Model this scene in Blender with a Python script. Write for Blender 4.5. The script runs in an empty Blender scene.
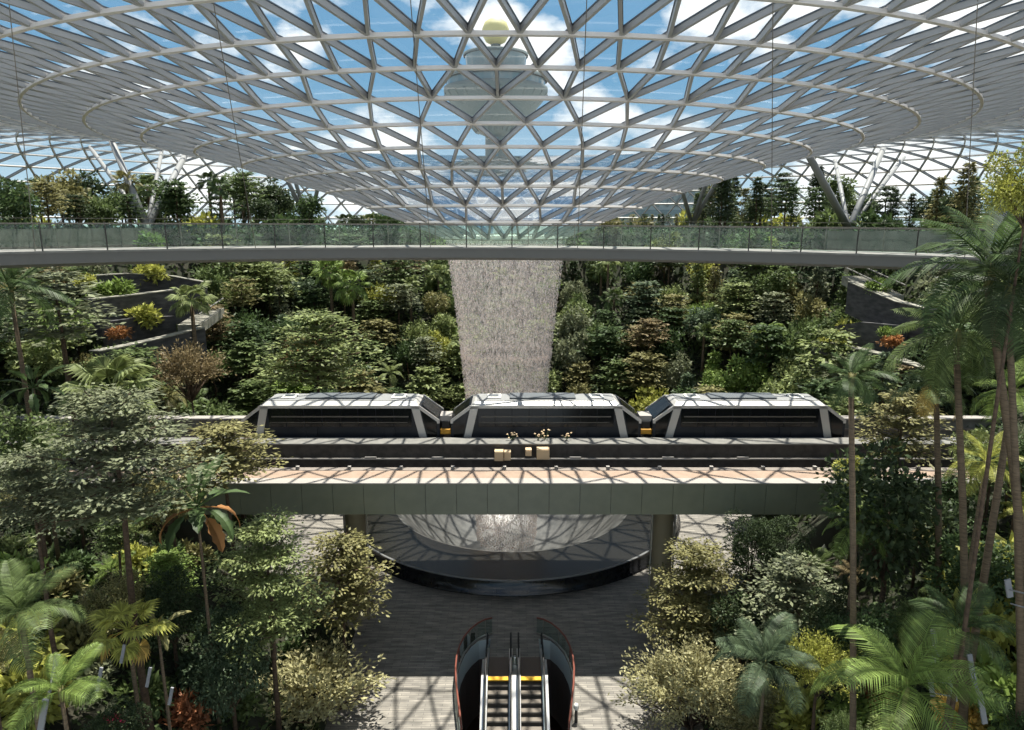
import bpy, bmesh, math, random
import numpy as np
from mathutils import Vector, Matrix, Euler
random.seed(7); rng = np.random.default_rng(7)
S = bpy.context.scene; COL = S.collection
PI = math.pi
E = 24.6                      # eye height above the valley floor
F, TILT = 683.0, math.radians(12)
cT, sT = math.cos(TILT), math.sin(TILT)
AX, AY = -0.6, 56.0           # axis of the oculus / waterfall

def at(px, py, y=None, z=None):
    a = (px-512)/F; b = (365-py)/F
    dx, dy, dh = a, cT+b*sT, -sT+b*cT
    t = y/dy if y is not None else (z-E)/dh
    return Vector((dx*t, dy*t, E+dh*t))
def proj(p):
    x, y, h = p[0], p[1], p[2]-E
    zc = y*cT-h*sT
    if zc < .1: return None
    return (512+F*x/zc, 365-F*(y*sT+h*cT)/zc, zc)

# ------------------------------------------------------------------ materials
def nodemat(name):
    m = bpy.data.materials.new(name); m.use_nodes = True
    nt = m.node_tree; nt.nodes.clear()
    return m, nt, nt.nodes.new('ShaderNodeOutputMaterial')
def pbr(name, col, rough=.6, metal=0, var=0, scale=3, col2=None, spec=.4, bump=0, stretch=None):
    m, nt, out = nodemat(name)
    b = nt.nodes.new('ShaderNodeBsdfPrincipled')
    b.inputs['Roughness'].default_value = rough; b.inputs['Metallic'].default_value = metal
    b.inputs['Specular IOR Level'].default_value = spec
    b.inputs['Base Color'].default_value = (*col, 1)
    if var or col2:
        tc = nt.nodes.new('ShaderNodeTexCoord'); mp = nt.nodes.new('ShaderNodeMapping')
        if stretch: mp.inputs['Scale'].default_value = stretch
        n = nt.nodes.new('ShaderNodeTexNoise'); n.inputs['Scale'].default_value = scale; n.inputs['Detail'].default_value = 6
        r = nt.nodes.new('ShaderNodeValToRGB')
        c2 = col2 or tuple(c*(1-var) for c in col)
        r.color_ramp.elements[0].position = .35; r.color_ramp.elements[1].position = .65
        r.color_ramp.elements[0].color = (*c2, 1); r.color_ramp.elements[1].color = (*col, 1)
        nt.links.new(tc.outputs['Object'], mp.inputs['Vector']); nt.links.new(mp.outputs['Vector'], n.inputs['Vector'])
        nt.links.new(n.outputs['Fac'], r.inputs['Fac']); nt.links.new(r.outputs['Color'], b.inputs['Base Color'])
        if bump:
            bp = nt.nodes.new('ShaderNodeBump'); bp.inputs['Strength'].default_value = bump
            nt.links.new(n.outputs['Fac'], bp.inputs['Height']); nt.links.new(bp.outputs['Normal'], b.inputs['Normal'])
    nt.links.new(b.outputs['BSDF'], out.inputs['Surface'])
    return m
def glassmat(name, tint, gloss=.08, milk=0.0, rough=.03, milkcol=(.9, .95, .97)):
    m, nt, out = nodemat(name)
    t = nt.nodes.new('ShaderNodeBsdfTransparent'); t.inputs['Color'].default_value = (*tint, 1)
    g = nt.nodes.new('ShaderNodeBsdfGlossy'); g.inputs['Roughness'].default_value = rough
    tr = nt.nodes.new('ShaderNodeBsdfTranslucent'); tr.inputs['Color'].default_value = (*milkcol, 1)
    m1 = nt.nodes.new('ShaderNodeMixShader'); m1.inputs[0].default_value = milk
    m2 = nt.nodes.new('ShaderNodeMixShader')
    lw = nt.nodes.new('ShaderNodeFresnel'); lw.inputs['IOR'].default_value = 1.25
    ad = nt.nodes.new('ShaderNodeMath'); ad.operation = 'MULTIPLY_ADD'; ad.inputs[1].default_value = .6; ad.inputs[2].default_value = gloss*.3
    nt.links.new(lw.outputs[0], ad.inputs[0]); nt.links.new(ad.outputs[0], m2.inputs[0])
    nt.links.new(t.outputs[0], m1.inputs[1]); nt.links.new(tr.outputs[0], m1.inputs[2])
    nt.links.new(m1.outputs[0], m2.inputs[1]); nt.links.new(g.outputs[0], m2.inputs[2])
    nt.links.new(m2.outputs[0], out.inputs['Surface'])
    return m
def leafmat(name, dark, mid, light, trans=.35):
    m, nt, out = nodemat(name)
    ge = nt.nodes.new('ShaderNodeNewGeometry'); r = nt.nodes.new('ShaderNodeValToRGB')
    el = r.color_ramp.elements
    el[0].color = (*dark, 1); el[1].color = (*light, 1); e = el.new(.55); e.color = (*mid, 1)
    nt.links.new(ge.outputs['Random Per Island'], r.inputs['Fac'])
    b = nt.nodes.new('ShaderNodeBsdfPrincipled'); b.inputs['Roughness'].default_value = .5; b.inputs['Specular IOR Level'].default_value = .25
    t = nt.nodes.new('ShaderNodeBsdfTranslucent')
    mx = nt.nodes.new('ShaderNodeMixShader'); mx.inputs[0].default_value = trans
    nt.links.new(r.outputs['Color'], b.inputs['Base Color']); nt.links.new(r.outputs['Color'], t.inputs['Color'])
    nt.links.new(b.outputs[0], mx.inputs[1]); nt.links.new(t.outputs[0], mx.inputs[2])
    nt.links.new(mx.outputs[0], out.inputs['Surface'])
    return m
def tone(n, c, k=.45, trans=.35):
    g_ = .35*c[0]+.6*c[1]+.05*c[2]; c = tuple(v*.84+g_*.16 for v in c); c = (c[0]*1.08, c[1]*1.0, c[2]*1.0)
    d = tuple(v*(1-k) for v in c); l = tuple(min(1, v*(1+k*.9)+.012) for v in c)
    return leafmat('leaf_'+n, d, c, l, trans)
T = {
 'dark green': tone('dark', (.050, .085, .026)),
 'deep green': tone('deep', (.066, .125, .030)),
 'mid green': tone('mid', (.118, .185, .042)),
 'bright green': tone('bright', (.185, .30, .036)),
 'light green': tone('light', (.235, .31, .085)),
 'olive green': tone('olive', (.235, .235, .068)),
 'grey green': tone('greyg', (.195, .235, .115)),
 'bluish green': tone('blueg', (.088, .145, .066)),
 'yellow green': tone('yellowg', (.38, .42, .035)),
 'pale olive': tone('paleo', (.40, .40, .17)),
 'bronze': tone('bronze', (.245, .195, .08)),
 'yellow': tone('yellow', (.60, .42, .05)),
 'orange': tone('orange', (.42, .19, .04)),
 'rust': tone('rust', (.32, .12, .035)),
 'pink': tone('pink', (.55, .03, .14)),
}
M = dict(
 bark=pbr('bark', (.13, .085, .055), .9, var=.5, scale=9),
 palmbark=pbr('palm_bark', (.19, .135, .085), .85, var=.45, scale=4, stretch=(1, 1, 6)),
 palebark=pbr('pale_bark', (.25, .2, .14), .85, var=.4, scale=6),
 soil=pbr('soil', (.035, .032, .02), .95, col2=(.02, .028, .012), scale=.5),
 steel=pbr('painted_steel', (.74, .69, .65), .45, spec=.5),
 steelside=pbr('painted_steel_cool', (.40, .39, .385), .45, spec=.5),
 frame=pbr('glazing_frame_paint', (.09, .11, .135), .5),
 strut=pbr('strut_paint', (.27, .27, .265), .5),
 stone=pbr('terrace_stone', (.10, .095, .095), .9, col2=(.05, .048, .05), scale=1.2, bump=.2, stretch=(1, 1, 3)),
 ledge=pbr('ledge_stone', (.36, .34, .28), .85, var=.4, scale=2),
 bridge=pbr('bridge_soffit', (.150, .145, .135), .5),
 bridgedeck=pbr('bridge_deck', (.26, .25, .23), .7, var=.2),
 rail=pbr('rail_metal', (.20, .18, .15), .45, metal=.3),
 darkrail=pbr('dark_rail', (.06, .055, .05), .4, metal=.4),
 fascia=pbr('fascia_panel', (.20, .205, .15), .42, spec=.5, var=.12, scale=1.5),
 groove=pbr('fascia_joint', (.02, .02, .018), .8),
 gdeck=pbr('guideway_deck', (.35, .25, .185), .85, var=.15, scale=2),
 gcap=pbr('guideway_cap', (.34, .31, .28), .7),
 concrete=pbr('concrete', (.22, .21, .19), .85, var=.25, scale=2),
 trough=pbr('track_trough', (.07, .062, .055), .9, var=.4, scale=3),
 runner=pbr('running_beam', (.26, .22, .19), .8, var=.2),
 column=pbr('column_paint', (.30, .25, .16), .5),
 pillar=pbr('column_line', (.42, .40, .33), .5),
 traincream=pbr('train_silver', (.50, .48, .45), .35, metal=.2, spec=.5),
 trainroof=pbr('train_roof', (.27, .27, .265), .5, var=.12),
 trainroofdark=pbr('train_roof_dark', (.11, .12, .13), .5),
 trainglass=pbr('train_glass', (.007, .008, .009), .12, spec=.3),
 trainlower=pbr('train_lower', (.016, .019, .025), .35, spec=.25),
 trainstreak=pbr('train_window_reflection_bar', (.11, .10, .085), .4),
 black=pbr('black_rubber', (.015, .015, .015), .6),
 orange=pbr('orange_paint', (.62, .30, .03), .5),
 boxcream=pbr('box_cream', (.60, .44, .27), .7),
 white=pbr('white_paint', (.75, .73, .68), .6),
 blackstone=pbr('black_granite', (.022, .022, .024), .16, spec=.6, var=.3, scale=4),
 rimline=pbr('rim_edge', (.20, .20, .20), .2, spec=.7),
 escmetal=pbr('brushed_steel', (.62, .60, .57), .28, metal=.9),
 escstep=pbr('escalator_step', (.20, .17, .14), .5, metal=.3, var=.15),
 escriser=pbr('escalator_riser', (.045, .04, .035), .6),
 escplate=pbr('landing_plate', (.15, .11, .085), .5, metal=.3),
 yellowline=pbr('yellow_edge', (.75, .42, .03), .5),
 redrail=pbr('red_brown_rail', (.20, .065, .045), .4),
 wellpale=pbr('well_fascia', (.50, .56, .56), .4),
 welldark=pbr('well_wall', (.11, .09, .08), .8),
 wellred=pbr('well_lower_wall', (.14, .055, .04), .6),
 tower=pbr('tower_concrete', (.11, .145, .145), .7),
 towerglass=pbr('tower_glass', (.10, .17, .19), .1, spec=.8),
 towerdome=pbr('tower_dome', (.55, .50, .22), .6),
 terminal=pbr('terminal_roof', (.25, .33, .34), .6),
 terminaldark=pbr('terminal_fin', (.10, .16, .18), .5),
 apron=pbr('apron', (.42, .41, .39), .9, var=.15, scale=.02),
 parkwall=pbr('park_wall', (.20, .165, .15), .85, var=.25, scale=1.5),
 post=pbr('grey_post', (.27, .27, .28), .55),
)
M['glass'] = glassmat('roof_glass', (.93, .97, .97), gloss=.05, milk=.015)
M['railglass'] = glassmat('rail_glass', (.74, .87, .80), gloss=.10, milk=.02, milkcol=(.6, .8, .72))
M['guardglass'] = glassmat('guard_glass', (.62, .74, .71), gloss=.15, milk=.06, milkcol=(.55, .7, .68))

def slate():
    m, nt, out = nodemat('slate_floor')
    b = nt.nodes.new('ShaderNodeBsdfPrincipled'); b.inputs['Roughness'].default_value = .6
    tc = nt.nodes.new('ShaderNodeTexCoord')
    br = nt.nodes.new('ShaderNodeTexBrick'); br.inputs['Scale'].default_value = 1.0
    br.inputs['Brick Width'].default_value = .9; br.inputs['Row Height'].default_value = .16; br.inputs['Mortar Size'].default_value = .012
    br.inputs['Color1'].default_value = (.29, .26, .22, 1); br.inputs['Color2'].default_value = (.19, .172, .148, 1); br.inputs['Mortar'].default_value = (.11, .1, .09, 1)
    n = nt.nodes.new('ShaderNodeTexNoise'); n.inputs['Scale'].default_value = 1.3; n.inputs['Detail'].default_value = 8
    mp = nt.nodes.new('ShaderNodeMapping'); mp.inputs['Scale'].default_value = (.7, 3.2, 1)
    mx = nt.nodes.new('ShaderNodeMixRGB'); mx.blend_type = 'MULTIPLY'; mx.inputs[0].default_value = .75
    r = nt.nodes.new('ShaderNodeValToRGB'); r.color_ramp.elements[0].position = .32; r.color_ramp.elements[0].color = (.45, .45, .45, 1); r.color_ramp.elements[1].position = .7; r.color_ramp.elements[1].color = (1.25, 1.25, 1.25, 1)
    L = nt.links.new
    L(tc.outputs['Object'], br.inputs['Vector']); L(tc.outputs['Object'], mp.inputs['Vector']); L(mp.outputs[0], n.inputs['Vector'])
    L(n.outputs['Fac'], r.inputs['Fac']); L(br.outputs['Color'], mx.inputs[1]); L(r.outputs[0], mx.inputs[2]); L(mx.outputs[0], b.inputs['Base Color'])
    L(b.outputs[0], out.inputs['Surface'])
    return m
M['slate'] = slate()
def watermat():
    m, nt, out = nodemat('dark_water')
    b = nt.nodes.new('ShaderNodeBsdfPrincipled'); b.inputs['Roughness'].default_value = .22; b.inputs['Base Color'].default_value = (.016, .015, .013, 1)
    b.inputs['Specular IOR Level'].default_value = .25
    n = nt.nodes.new('ShaderNodeTexNoise'); n.inputs['Scale'].default_value = 5; bp = nt.nodes.new('ShaderNodeBump'); bp.inputs['Strength'].default_value = .25; bp.inputs['Distance'].default_value = .05
    tc = nt.nodes.new('ShaderNodeTexCoord')
    nt.links.new(tc.outputs['Object'], n.inputs['Vector']); nt.links.new(n.outputs[0], bp.inputs['Height']); nt.links.new(bp.outputs[0], b.inputs['Normal'])
    nt.links.new(b.outputs[0], out.inputs['Surface'])
    return m
M['water'] = watermat()
M['funnel'] = pbr('foaming_water', (.11, .107, .10), .4, col2=(.06, .06, .057), scale=1.6, spec=.5, stretch=(1, 1, .25))
def veilmat(name, lo, hi, alpha, scale):
    m, nt, out = nodemat(name)
    tc = nt.nodes.new('ShaderNodeTexCoord'); mp = nt.nodes.new('ShaderNodeMapping'); mp.inputs['Scale'].default_value = scale
    n = nt.nodes.new('ShaderNodeTexNoise'); n.inputs['Scale'].default_value = 1; n.inputs['Detail'].default_value = 3
    r = nt.nodes.new('ShaderNodeMapRange'); r.inputs[1].default_value = lo; r.inputs[2].default_value = hi; r.inputs[3].default_value = alpha[0]; r.inputs[4].default_value = alpha[1]
    d = nt.nodes.new('ShaderNodeBsdfDiffuse'); d.inputs['Color'].default_value = (.90, .835, .795, 1)
    tl = nt.nodes.new('ShaderNodeBsdfTranslucent'); tl.inputs['Color'].default_value = (.90, .835, .795, 1)
    a = nt.nodes.new('ShaderNodeMixShader'); a.inputs[0].default_value = .5
    t = nt.nodes.new('ShaderNodeBsdfTransparent'); mx = nt.nodes.new('ShaderNodeMixShader')
    L = nt.links.new
    L(tc.outputs['Object'], mp.inputs[0]); L(mp.outputs[0], n.inputs['Vector']); L(n.outputs['Fac'], r.inputs[0]); L(r.outputs[0], mx.inputs[0])
    L(d.outputs[0], a.inputs[1]); L(tl.outputs[0], a.inputs[2]); L(t.outputs[0], mx.inputs[1]); L(a.outputs[0], mx.inputs[2]); L(mx.outputs[0], out.inputs['Surface'])
    return m
M['veil'] = veilmat('falling_water_veil', .40, .66, (.04, .28), (8, 8, 2.0))
M['drops'] = veilmat('falling_drops', 0, 1, (1, 1), (1, 1, 1))

# ------------------------------------------------------------------ helpers
def link(o, parent=None):
    COL.objects.link(o)
    if parent is not None: o.parent = parent
    return o
def tag(o, label=None, cat=None, group=None, kind=None):
    if label: o['label'] = label
    if cat: o['category'] = cat
    if group: o['group'] = group
    if kind: o['kind'] = kind
    return o
def empty(name, loc, label, cat, group=None, rz=0):
    o = bpy.data.objects.new(name, None); o.location = loc; o.rotation_euler = (0, 0, rz); o.empty_display_size = .3
    link(o); return tag(o, label, cat, group)
class MB:
    def __init__(s): s.v = []; s.f = []
    def quad(s, a, b, c, d):
        n = len(s.v); s.v += [tuple(a), tuple(b), tuple(c), tuple(d)]; s.f.append((n, n+1, n+2, n+3))
    def hexa(s, p):           # 8 points: bottom 4, top 4
        n = len(s.v); s.v += [tuple(q) for q in p]
        for q in ((3, 2, 1, 0), (4, 5, 6, 7), (0, 1, 5, 4), (1, 2, 6, 5), (2, 3, 7, 6), (3, 0, 4, 7)): s.f.append(tuple(n+i for i in q))
    def box(s, x0, x1, y0, y1, z0, z1):
        s.hexa([(x0, y0, z0), (x1, y0, z0), (x1, y1, z0), (x0, y1, z0), (x0, y0, z1), (x1, y0, z1), (x1, y1, z1), (x0, y1, z1)])
    def beam(s, p, q, up, w, d, off=0.0):
        p, q, up = Vector(p), Vector(q), Vector(up); t = (q-p)
        if t.length < 1e-6: return
        t.normalize(); sd = t.cross(up).normalized(); u = sd.cross(t).normalized()
        a = sd*(w/2); lo = u*(-d+off); hi = u*off
        s.hexa([p-a+lo, q-a+lo, q+a+lo, p+a+lo, p-a+hi, q-a+hi, q+a+hi, p+a+hi])
    def tube(s, pts, rad, n=6, caps=True):
        pts = [Vector(p) for p in pts]; base = len(s.v); k = len(pts)
        if not hasattr(rad, '__len__'): rad = [rad]*k
        for i, p in enumerate(pts):
            t = (pts[min(i+1, k-1)]-pts[max(i-1, 0)]).normalized()
            a = t.cross(Vector((0, 0, 1)) if abs(t.z) < .95 else Vector((1, 0, 0))).normalized(); b = t.cross(a)
            for j in range(n):
                g = 2*PI*j/n; s.v.append(tuple(p+(a*math.cos(g)+b*math.sin(g))*rad[i]))
        for i in range(k-1):
            for j in range(n):
                s.f.append((base+i*n+j, base+i*n+(j+1) % n, base+(i+1)*n+(j+1) % n, base+(i+1)*n+j))
        if caps:
            s.f.append(tuple(base+j for j in range(n))[::-1]); s.f.append(tuple(base+(k-1)*n+j for j in range(n)))
    def strip(s, A, B):       # ribbon between two polylines
        n = len(s.v); k = len(A)
        s.v += [tuple(p) for p in A]+[tuple(p) for p in B]
        for i in range(k-1): s.f.append((n+i, n+i+1, n+k+i+1, n+k+i))
    def sweep(s, path, prof, closed_prof=True):  # path: list of (origin, side, up); prof: list of (s,u)
        n = len(s.v); k = len(prof)
        for (o, sd, up) in path:
            for (a, b) in prof: s.v.append(tuple(Vector(o)+Vector(sd)*a+Vector(up)*b))
        for i in range(len(path)-1):
            for j in range(k if closed_prof else k-1):
                j2 = (j+1) % k; s.f.append((n+i*k+j, n+i*k+j2, n+(i+1)*k+j2, n+(i+1)*k+j))
        if closed_prof:
            s.f.append(tuple(n+j for j in range(k))); s.f.append(tuple(n+(len(path)-1)*k+j for j in range(k))[::-1])
    def lathe(s, prof, n=64, cx=0, cy=0, a0=0, a1=2*PI):
        full = abs(a1-a0-2*PI) < 1e-6; base = len(s.v); m = n if full else n+1
        for i in range(m):
            g = a0+(a1-a0)*i/n
            for (r, z) in prof: s.v.append((cx+r*math.cos(g), cy+r*math.sin(g), z))
        k = len(prof)
        for i in range(n):
            i2 = (i+1) % m
            for j in range(k-1): s.f.append((base+i*k+j, base+i2*k+j, base+i2*k+j+1, base+i*k+j+1))
    def mesh(s, name, mat, smooth=False):
        me = bpy.data.meshes.new(name); me.from_pydata(s.v, [], s.f); me.update()
        if mat: me.materials.append(mat)
        if smooth: me.shade_smooth()
        return me
    def build(s, name, mat, parent=None, smooth=False, loc=None):
        o = bpy.data.objects.new(name, s.mesh(name, mat, smooth))
        if loc is not None: o.location = loc
        return link(o, parent)
def bevel(o, w=.03, seg=2):
    m = o.modifiers.new('bevel', 'BEVEL'); m.width = w; m.segments = seg; m.limit_method = 'ANGLE'; m.angle_limit = .6
    return o
_T = ['forty', 'fifty', 'sixty', 'seventy', 'eighty', 'ninety']
ORD = ['first', 'second', 'third', 'fourth', 'fifth', 'sixth', 'seventh', 'eighth', 'ninth', 'tenth', 'eleventh', 'twelfth', 'thirteenth', 'fourteenth', 'fifteenth', 'sixteenth', 'seventeenth', 'eighteenth', 'nineteenth', 'twentieth', 'twenty-first', 'twenty-second', 'twenty-third', 'twenty-fourth', 'twenty-fifth', 'twenty-sixth', 'twenty-seventh', 'twenty-eighth', 'twenty-ninth', 'thirtieth', 'thirty-first', 'thirty-second', 'thirty-third', 'thirty-fourth', 'thirty-fifth', 'thirty-sixth', 'thirty-seventh', 'thirty-eighth', 'thirty-ninth', 'fortieth']
for _t in _T:
    if _t != 'forty': ORD.append(_t[:-1]+'ieth')
    ORD += [_t+'-'+o for o in ORD[:9]]

# ------------------------------------------------------------------ terrain
def ee(x, y):
    x = np.asarray(x, float); y = np.asarray(y, float)
    rr = np.hypot(x, y-AY)
    e1 = rr-20.5
    e2 = np.where(y < 50, np.abs(x)-9.5+np.maximum(0, 30-y)*.22, 1e3)
    e2 = np.where((np.abs(x) < 6) & (y < 50), np.minimum(e2, -2.0), e2)
    return np.minimum(e1, e2)
def hz(x, y):
    e = ee(x, y)
    return np.interp(e, [-1.2, -.4, 0, 2, 6, 24, 27.5, 30, 400], [-12, -.3, 0, 1.6, 5.6, 16.2, 20.5, 22.6, 22.9])
def tz(x, y): return float(hz(x, y))
gx = np.linspace(-92, 92, 150); gy = np.linspace(4, 150, 122)
X, Y = np.meshgrid(gx, gy); Z = hz(X, Y)+rng.normal(0, .08, X.shape)
Z = np.where(np.hypot(X, Y-AY) > 88, -2, Z)
me = bpy.data.meshes.new('ground'); nx = len(gx)
me.from_pydata(np.stack([X, Y, Z], -1).reshape(-1, 3).tolist(), [], [(j*nx+i, j*nx+i+1, (j+1)*nx+i+1, (j+1)*nx+i) for j in range(len(gy)-1) for i in range(nx-1)])
me.materials.append(M['soil']); me.shade_smooth()
tag(link(bpy.data.objects.new('ground', me)), kind='structure')
b = MB(); b.lathe([(87.5, -2.2), (300, -2.4), (2500, -3)], 64, 0, AY); tag(b.build('ground_outside', M['apron']), kind='structure')

# ------------------------------------------------------------------ roof
def hfront(r, py): return at(512, py, y=AY-r).z
prof = [(4.9, hfront(4.9, 236)), (7.8, hfront(7.8, 219)), (10.7, hfront(10.7, 202)), (13.6, hfront(13.6, 182)), (16.5, hfront(16.5, 163)), (19.3, hfront(19.3, 142)),
        (22.2, hfront(22.2, 118)), (25.2, hfront(25.2, 92)), (28.1, hfront(28.1, 61)), (31.0, hfront(31.0, 26))]
prof += [(r, E+h) for r, h in ((34, 6.95), (37, 7.4), (40.2, 7.85), (43.6, 8.35), (47.2, 8.85), (51, 9.35), (55, 9.8), (59, 10.1), (63, 10.25), (67, 10.1), (70.8, 9.6), (74.4, 8.7), (77.6, 7.3), (80.4, 5.4), (82.8, 3.1), (84.8, .5), (86.4, -2.4), (87.6, -5.5), (88.4, -9), (88.9, -13), (89.2, -17.5), (89.3, -22), (89.3, -27))]
NS = [28]*3+[56]*5+[112]*(len(prof)-8)
OFF = [0, .5, 0, 0, .5, 0, .5, 0, 0]   # node phase in steps, front centred
for k in range(9, len(prof)): OFF.append((OFF[-1]+.5) % 1)
OFF[:9] = [.0, .5, 0, 0, .5, 0, .5, 0, 0]
def node(k, j):
    r, z = prof[k]; a = 2*PI*(j+OFF[k])/NS[k]-PI/2
    return Vector((AX+r*math.cos(a), AY+r*math.sin(a), z))
def nrm(k, a):
    p = prof[max(k-1, 0)]; q = prof[min(k+1, len(prof)-1)]
    dr, dz = q[0]-p[0], q[1]-p[1]; l = math.hypot(dr, dz)
    return Vector((-dz/l*math.cos(a), -dz/l*math.sin(a), dr/l))
def nn(k, j): return nrm(k, 2*PI*(j+OFF[k])/NS[k]-PI/2)
ceiling = bpy.data.objects.new('ceiling', None); ceiling.location = (AX, AY, E); link(ceiling); tag(ceiling, kind='structure')
inv = Matrix.Translation((-AX, -AY, -E))
def cbuild(mb, name, mat):
    mb.v = [(x-AX, y-AY, z-E) for x, y, z in mb.v]; return mb.build(name, mat, ceiling)
diag = MB(); gl = MB(); frm = MB()
def edge(k, i, j):           # node i of ring k to node j of ring k+1
    p, q = node(k, i), node(k+1, j)
    n = (nn(k, i)+nn(k+1, j)).normalized()
    w = .115 if k < 8 else .12 if k < 20 else .2
    diag.beam(p, q, n, w, .22, -.06); frm.beam(p, q, n, w*1.45, .05, -.01)
def tri(a, c, d):
    n = len(gl.v); gl.v += [tuple(a), tuple(c), tuple(d)]; gl.f.append((n, n+1, n+2))
for k in range(len(prof)):
    N = NS[k]; rb = MB()
    for j in range(N):
        rb.beam(node(k, j), node(k, j+1), (nn(k, j)+nn(k, j+1)).normalized(), (.15 if k < 20 else .26) if k else .3, .15, -.17)
    cbuild(rb, 'ring_beam', M['steel'])
    if k == len(prof)-1: break
    if NS[k+1] == N:
        s = int(round(OFF[k]+.5-OFF[k+1]))   # up-right neighbour index shift
        for j in range(N):
            edge(k, j, j+s); edge(k, j, j+s-1)
            tri(node(k, j), node(k+1, j+s), node(k+1, j+s-1)); tri(node(k, j), node(k, j+1), node(k+1, j+s))
    else:
        for j in range(N):
            c = 2*j
            edge(k, j, c); edge(k, j, c+1); edge(k, j, c-1)
            tri(node(k, j), node(k+1, c+1), node(k+1, c)); tri(node(k, j), node(k+1, c), node(k+1, c-1)); tri(node(k, j), node(k, j+1), node(k+1, c+1))
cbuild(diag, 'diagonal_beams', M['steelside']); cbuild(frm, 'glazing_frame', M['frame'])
cbuild(gl, 'glazing', M['glass'])
def roof_z(r): return float(np.interp(r, [p[0] for p in prof[:-4]], [p[1] for p in prof[:-4]]))

# steel columns that carry the roof
def roofhit(px, py, d0, d1):
    best = None
    for i in range(400):
        d = d0+(d1-d0)*i/399; p = at(px, py, y=d); g = abs(p.z-roof_z(math.hypot(p.x-AX, p.y-AY)))
        if best is None or g < best[0]: best = (g, p)
    return best[1]
def column(base, tops, d0, d1, label, bd):
    bp = at(base[0], base[1], y=bd); gz = tz(bp.x, bp.y)-.1
    root = empty('branching_steel_column', (bp.x, bp.y, gz), label, 'column', 'branching columns under the roof')
    b = MB(); b.tube([(0, 0, 0), (0, 0, bp.z-gz)], .42, 10); b.build('base_post', M['strut'], root, True)
    for (px, py, r) in tops:
        if d0: t = roofhit(px, py, d0, d1)
        else:
            q = at(px, py, y=bd-2); k = 1
            while (bp+(q-bp)*k).z < roof_z(math.hypot(bp.x+(q.x-bp.x)*k-AX, bp.y+(q.y-bp.y)*k-AY)) and k < 12: k += .02
            t = bp+(q-bp)*k
        if t.z > roof_z(math.hypot(t.x-AX, t.y-AY)): t.z = roof_z(math.hypot(t.x-AX, t.y-AY))
        b = MB(); b.tube([(0, 0, bp.z-gz-.3), (t.x-bp.x, t.y-bp.y, t.z-gz)], [r, r*.85], 10); b.build('strut', M['strut'], root, True)
column((147, 224), [(90, 147, .30), (110, 137, .44), (162, 150, .30), (189, 148, .44)], 76, 104, 'branching steel column with four struts above the left end of the footbridge', 84)
column((849, 227), [(807, 152, .44), (835, 160, .30), (884, 147, .44), (904, 157, .30)], 76, 104, 'branching steel column with four struts above the right end of the footbridge', 84)
column((309, 223), [(283, 170, .34), (295, 180, .30), (317, 190, .30)], 0, 0, 'slim branching column beside the left flank of the glass funnel', 103)
column((692, 223), [(716, 182, .34), (684, 195, .30), (703, 190, .30)], 0, 0, 'slim branching column beside the right flank of the glass funnel', 103)

# ------------------------------------------------------------------ control tower and terminal outside
tw = empty('control_tower', (-4.0, 180, -2.5), 'pale airport control tower with round cabin seen through the roof glass', 'tower')
zt = E+2.5
b = MB(); b.lathe([(3.3, 0), (2.7, zt+21)], 24); b.build('shaft', M['tower'], tw, True)
b = MB(); b.box(-.6, .6, -3.4, -2.4, 0, zt+20); b.build('stair_slot', M['towerglass'], tw)
b = MB(); b.lathe([(2.7, zt+20.5), (5, zt+21.5), (8.5, zt+25), (12.6, zt+30), (12.9, zt+31), (12.9, zt+31.8), (12.2, zt+32)], 40); b.build('cabin_body', M['tower'], tw, True)
b = MB(); b.lathe([(12.2, zt+32), (12.2, zt+33.5)], 40); b.build('cabin_window', M['towerglass'], tw, True)
b = MB(); b.lathe([(12.9, zt+33.5), (12.9, zt+34.3), (7.5, zt+36), (7.2, zt+36)], 40); b.build('cabin_roof', M['tower'], tw, True)
b = MB()
for i in range(26):
    a = 2*PI*i/26; c_, s_ = math.cos(a), math.sin(a)
    b.beam((5*c_, 5*s_, zt+21.4), (12.8*c_, 12.8*s_, zt+30.4), (0, 0, 1), .5, .5, .3)
b.build('cabin_rib', M['tower'], tw)
b = MB(); b.lathe([(7.2, zt+36), (7.6, zt+39.2)], 32); b.build('control_room_window', M['towerglass'], tw, True)
b = MB(); b.lathe([(8, zt+39.2), (8, zt+39.8), (4, zt+40.6), (1.2, zt+41), (1.2, zt+42)], 32); b.build('control_room_roof', M['tower'], tw, True)
b = MB(); b.lathe([(1.2, zt+42), (2.4, zt+42.6), (3.2, zt+44), (3.3, zt+45.5), (2.7, zt+47), (1.4, zt+47.8), (0.01, zt+48)], 24); b.build('radar_dome', M['towerdome'], tw, True)
tm = empty('terminal_building', (6, 150, -2.5), 'long pale terminal building with slanted dark fins behind the funnel', 'building')
b = MB(); b.box(-34, 40, 0, 15, 0, 34); b.box(-20, 26, -1, 2, 34, 37); b.build('wall', M['terminal'], tm)
b = MB()
for i in range(36): b.beam((-33+i*2, -.6, 30), (-29.5+i*2, -.6, 36.5), (0, -1, 0), .7, .6)
b.build('fin', M['terminaldark'], tm)
b = MB(); b.box(-34.5, 40.5, -1.6, -.1, 27.6, 29.2); b.build('window', M['towerglass'], tm)

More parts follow.
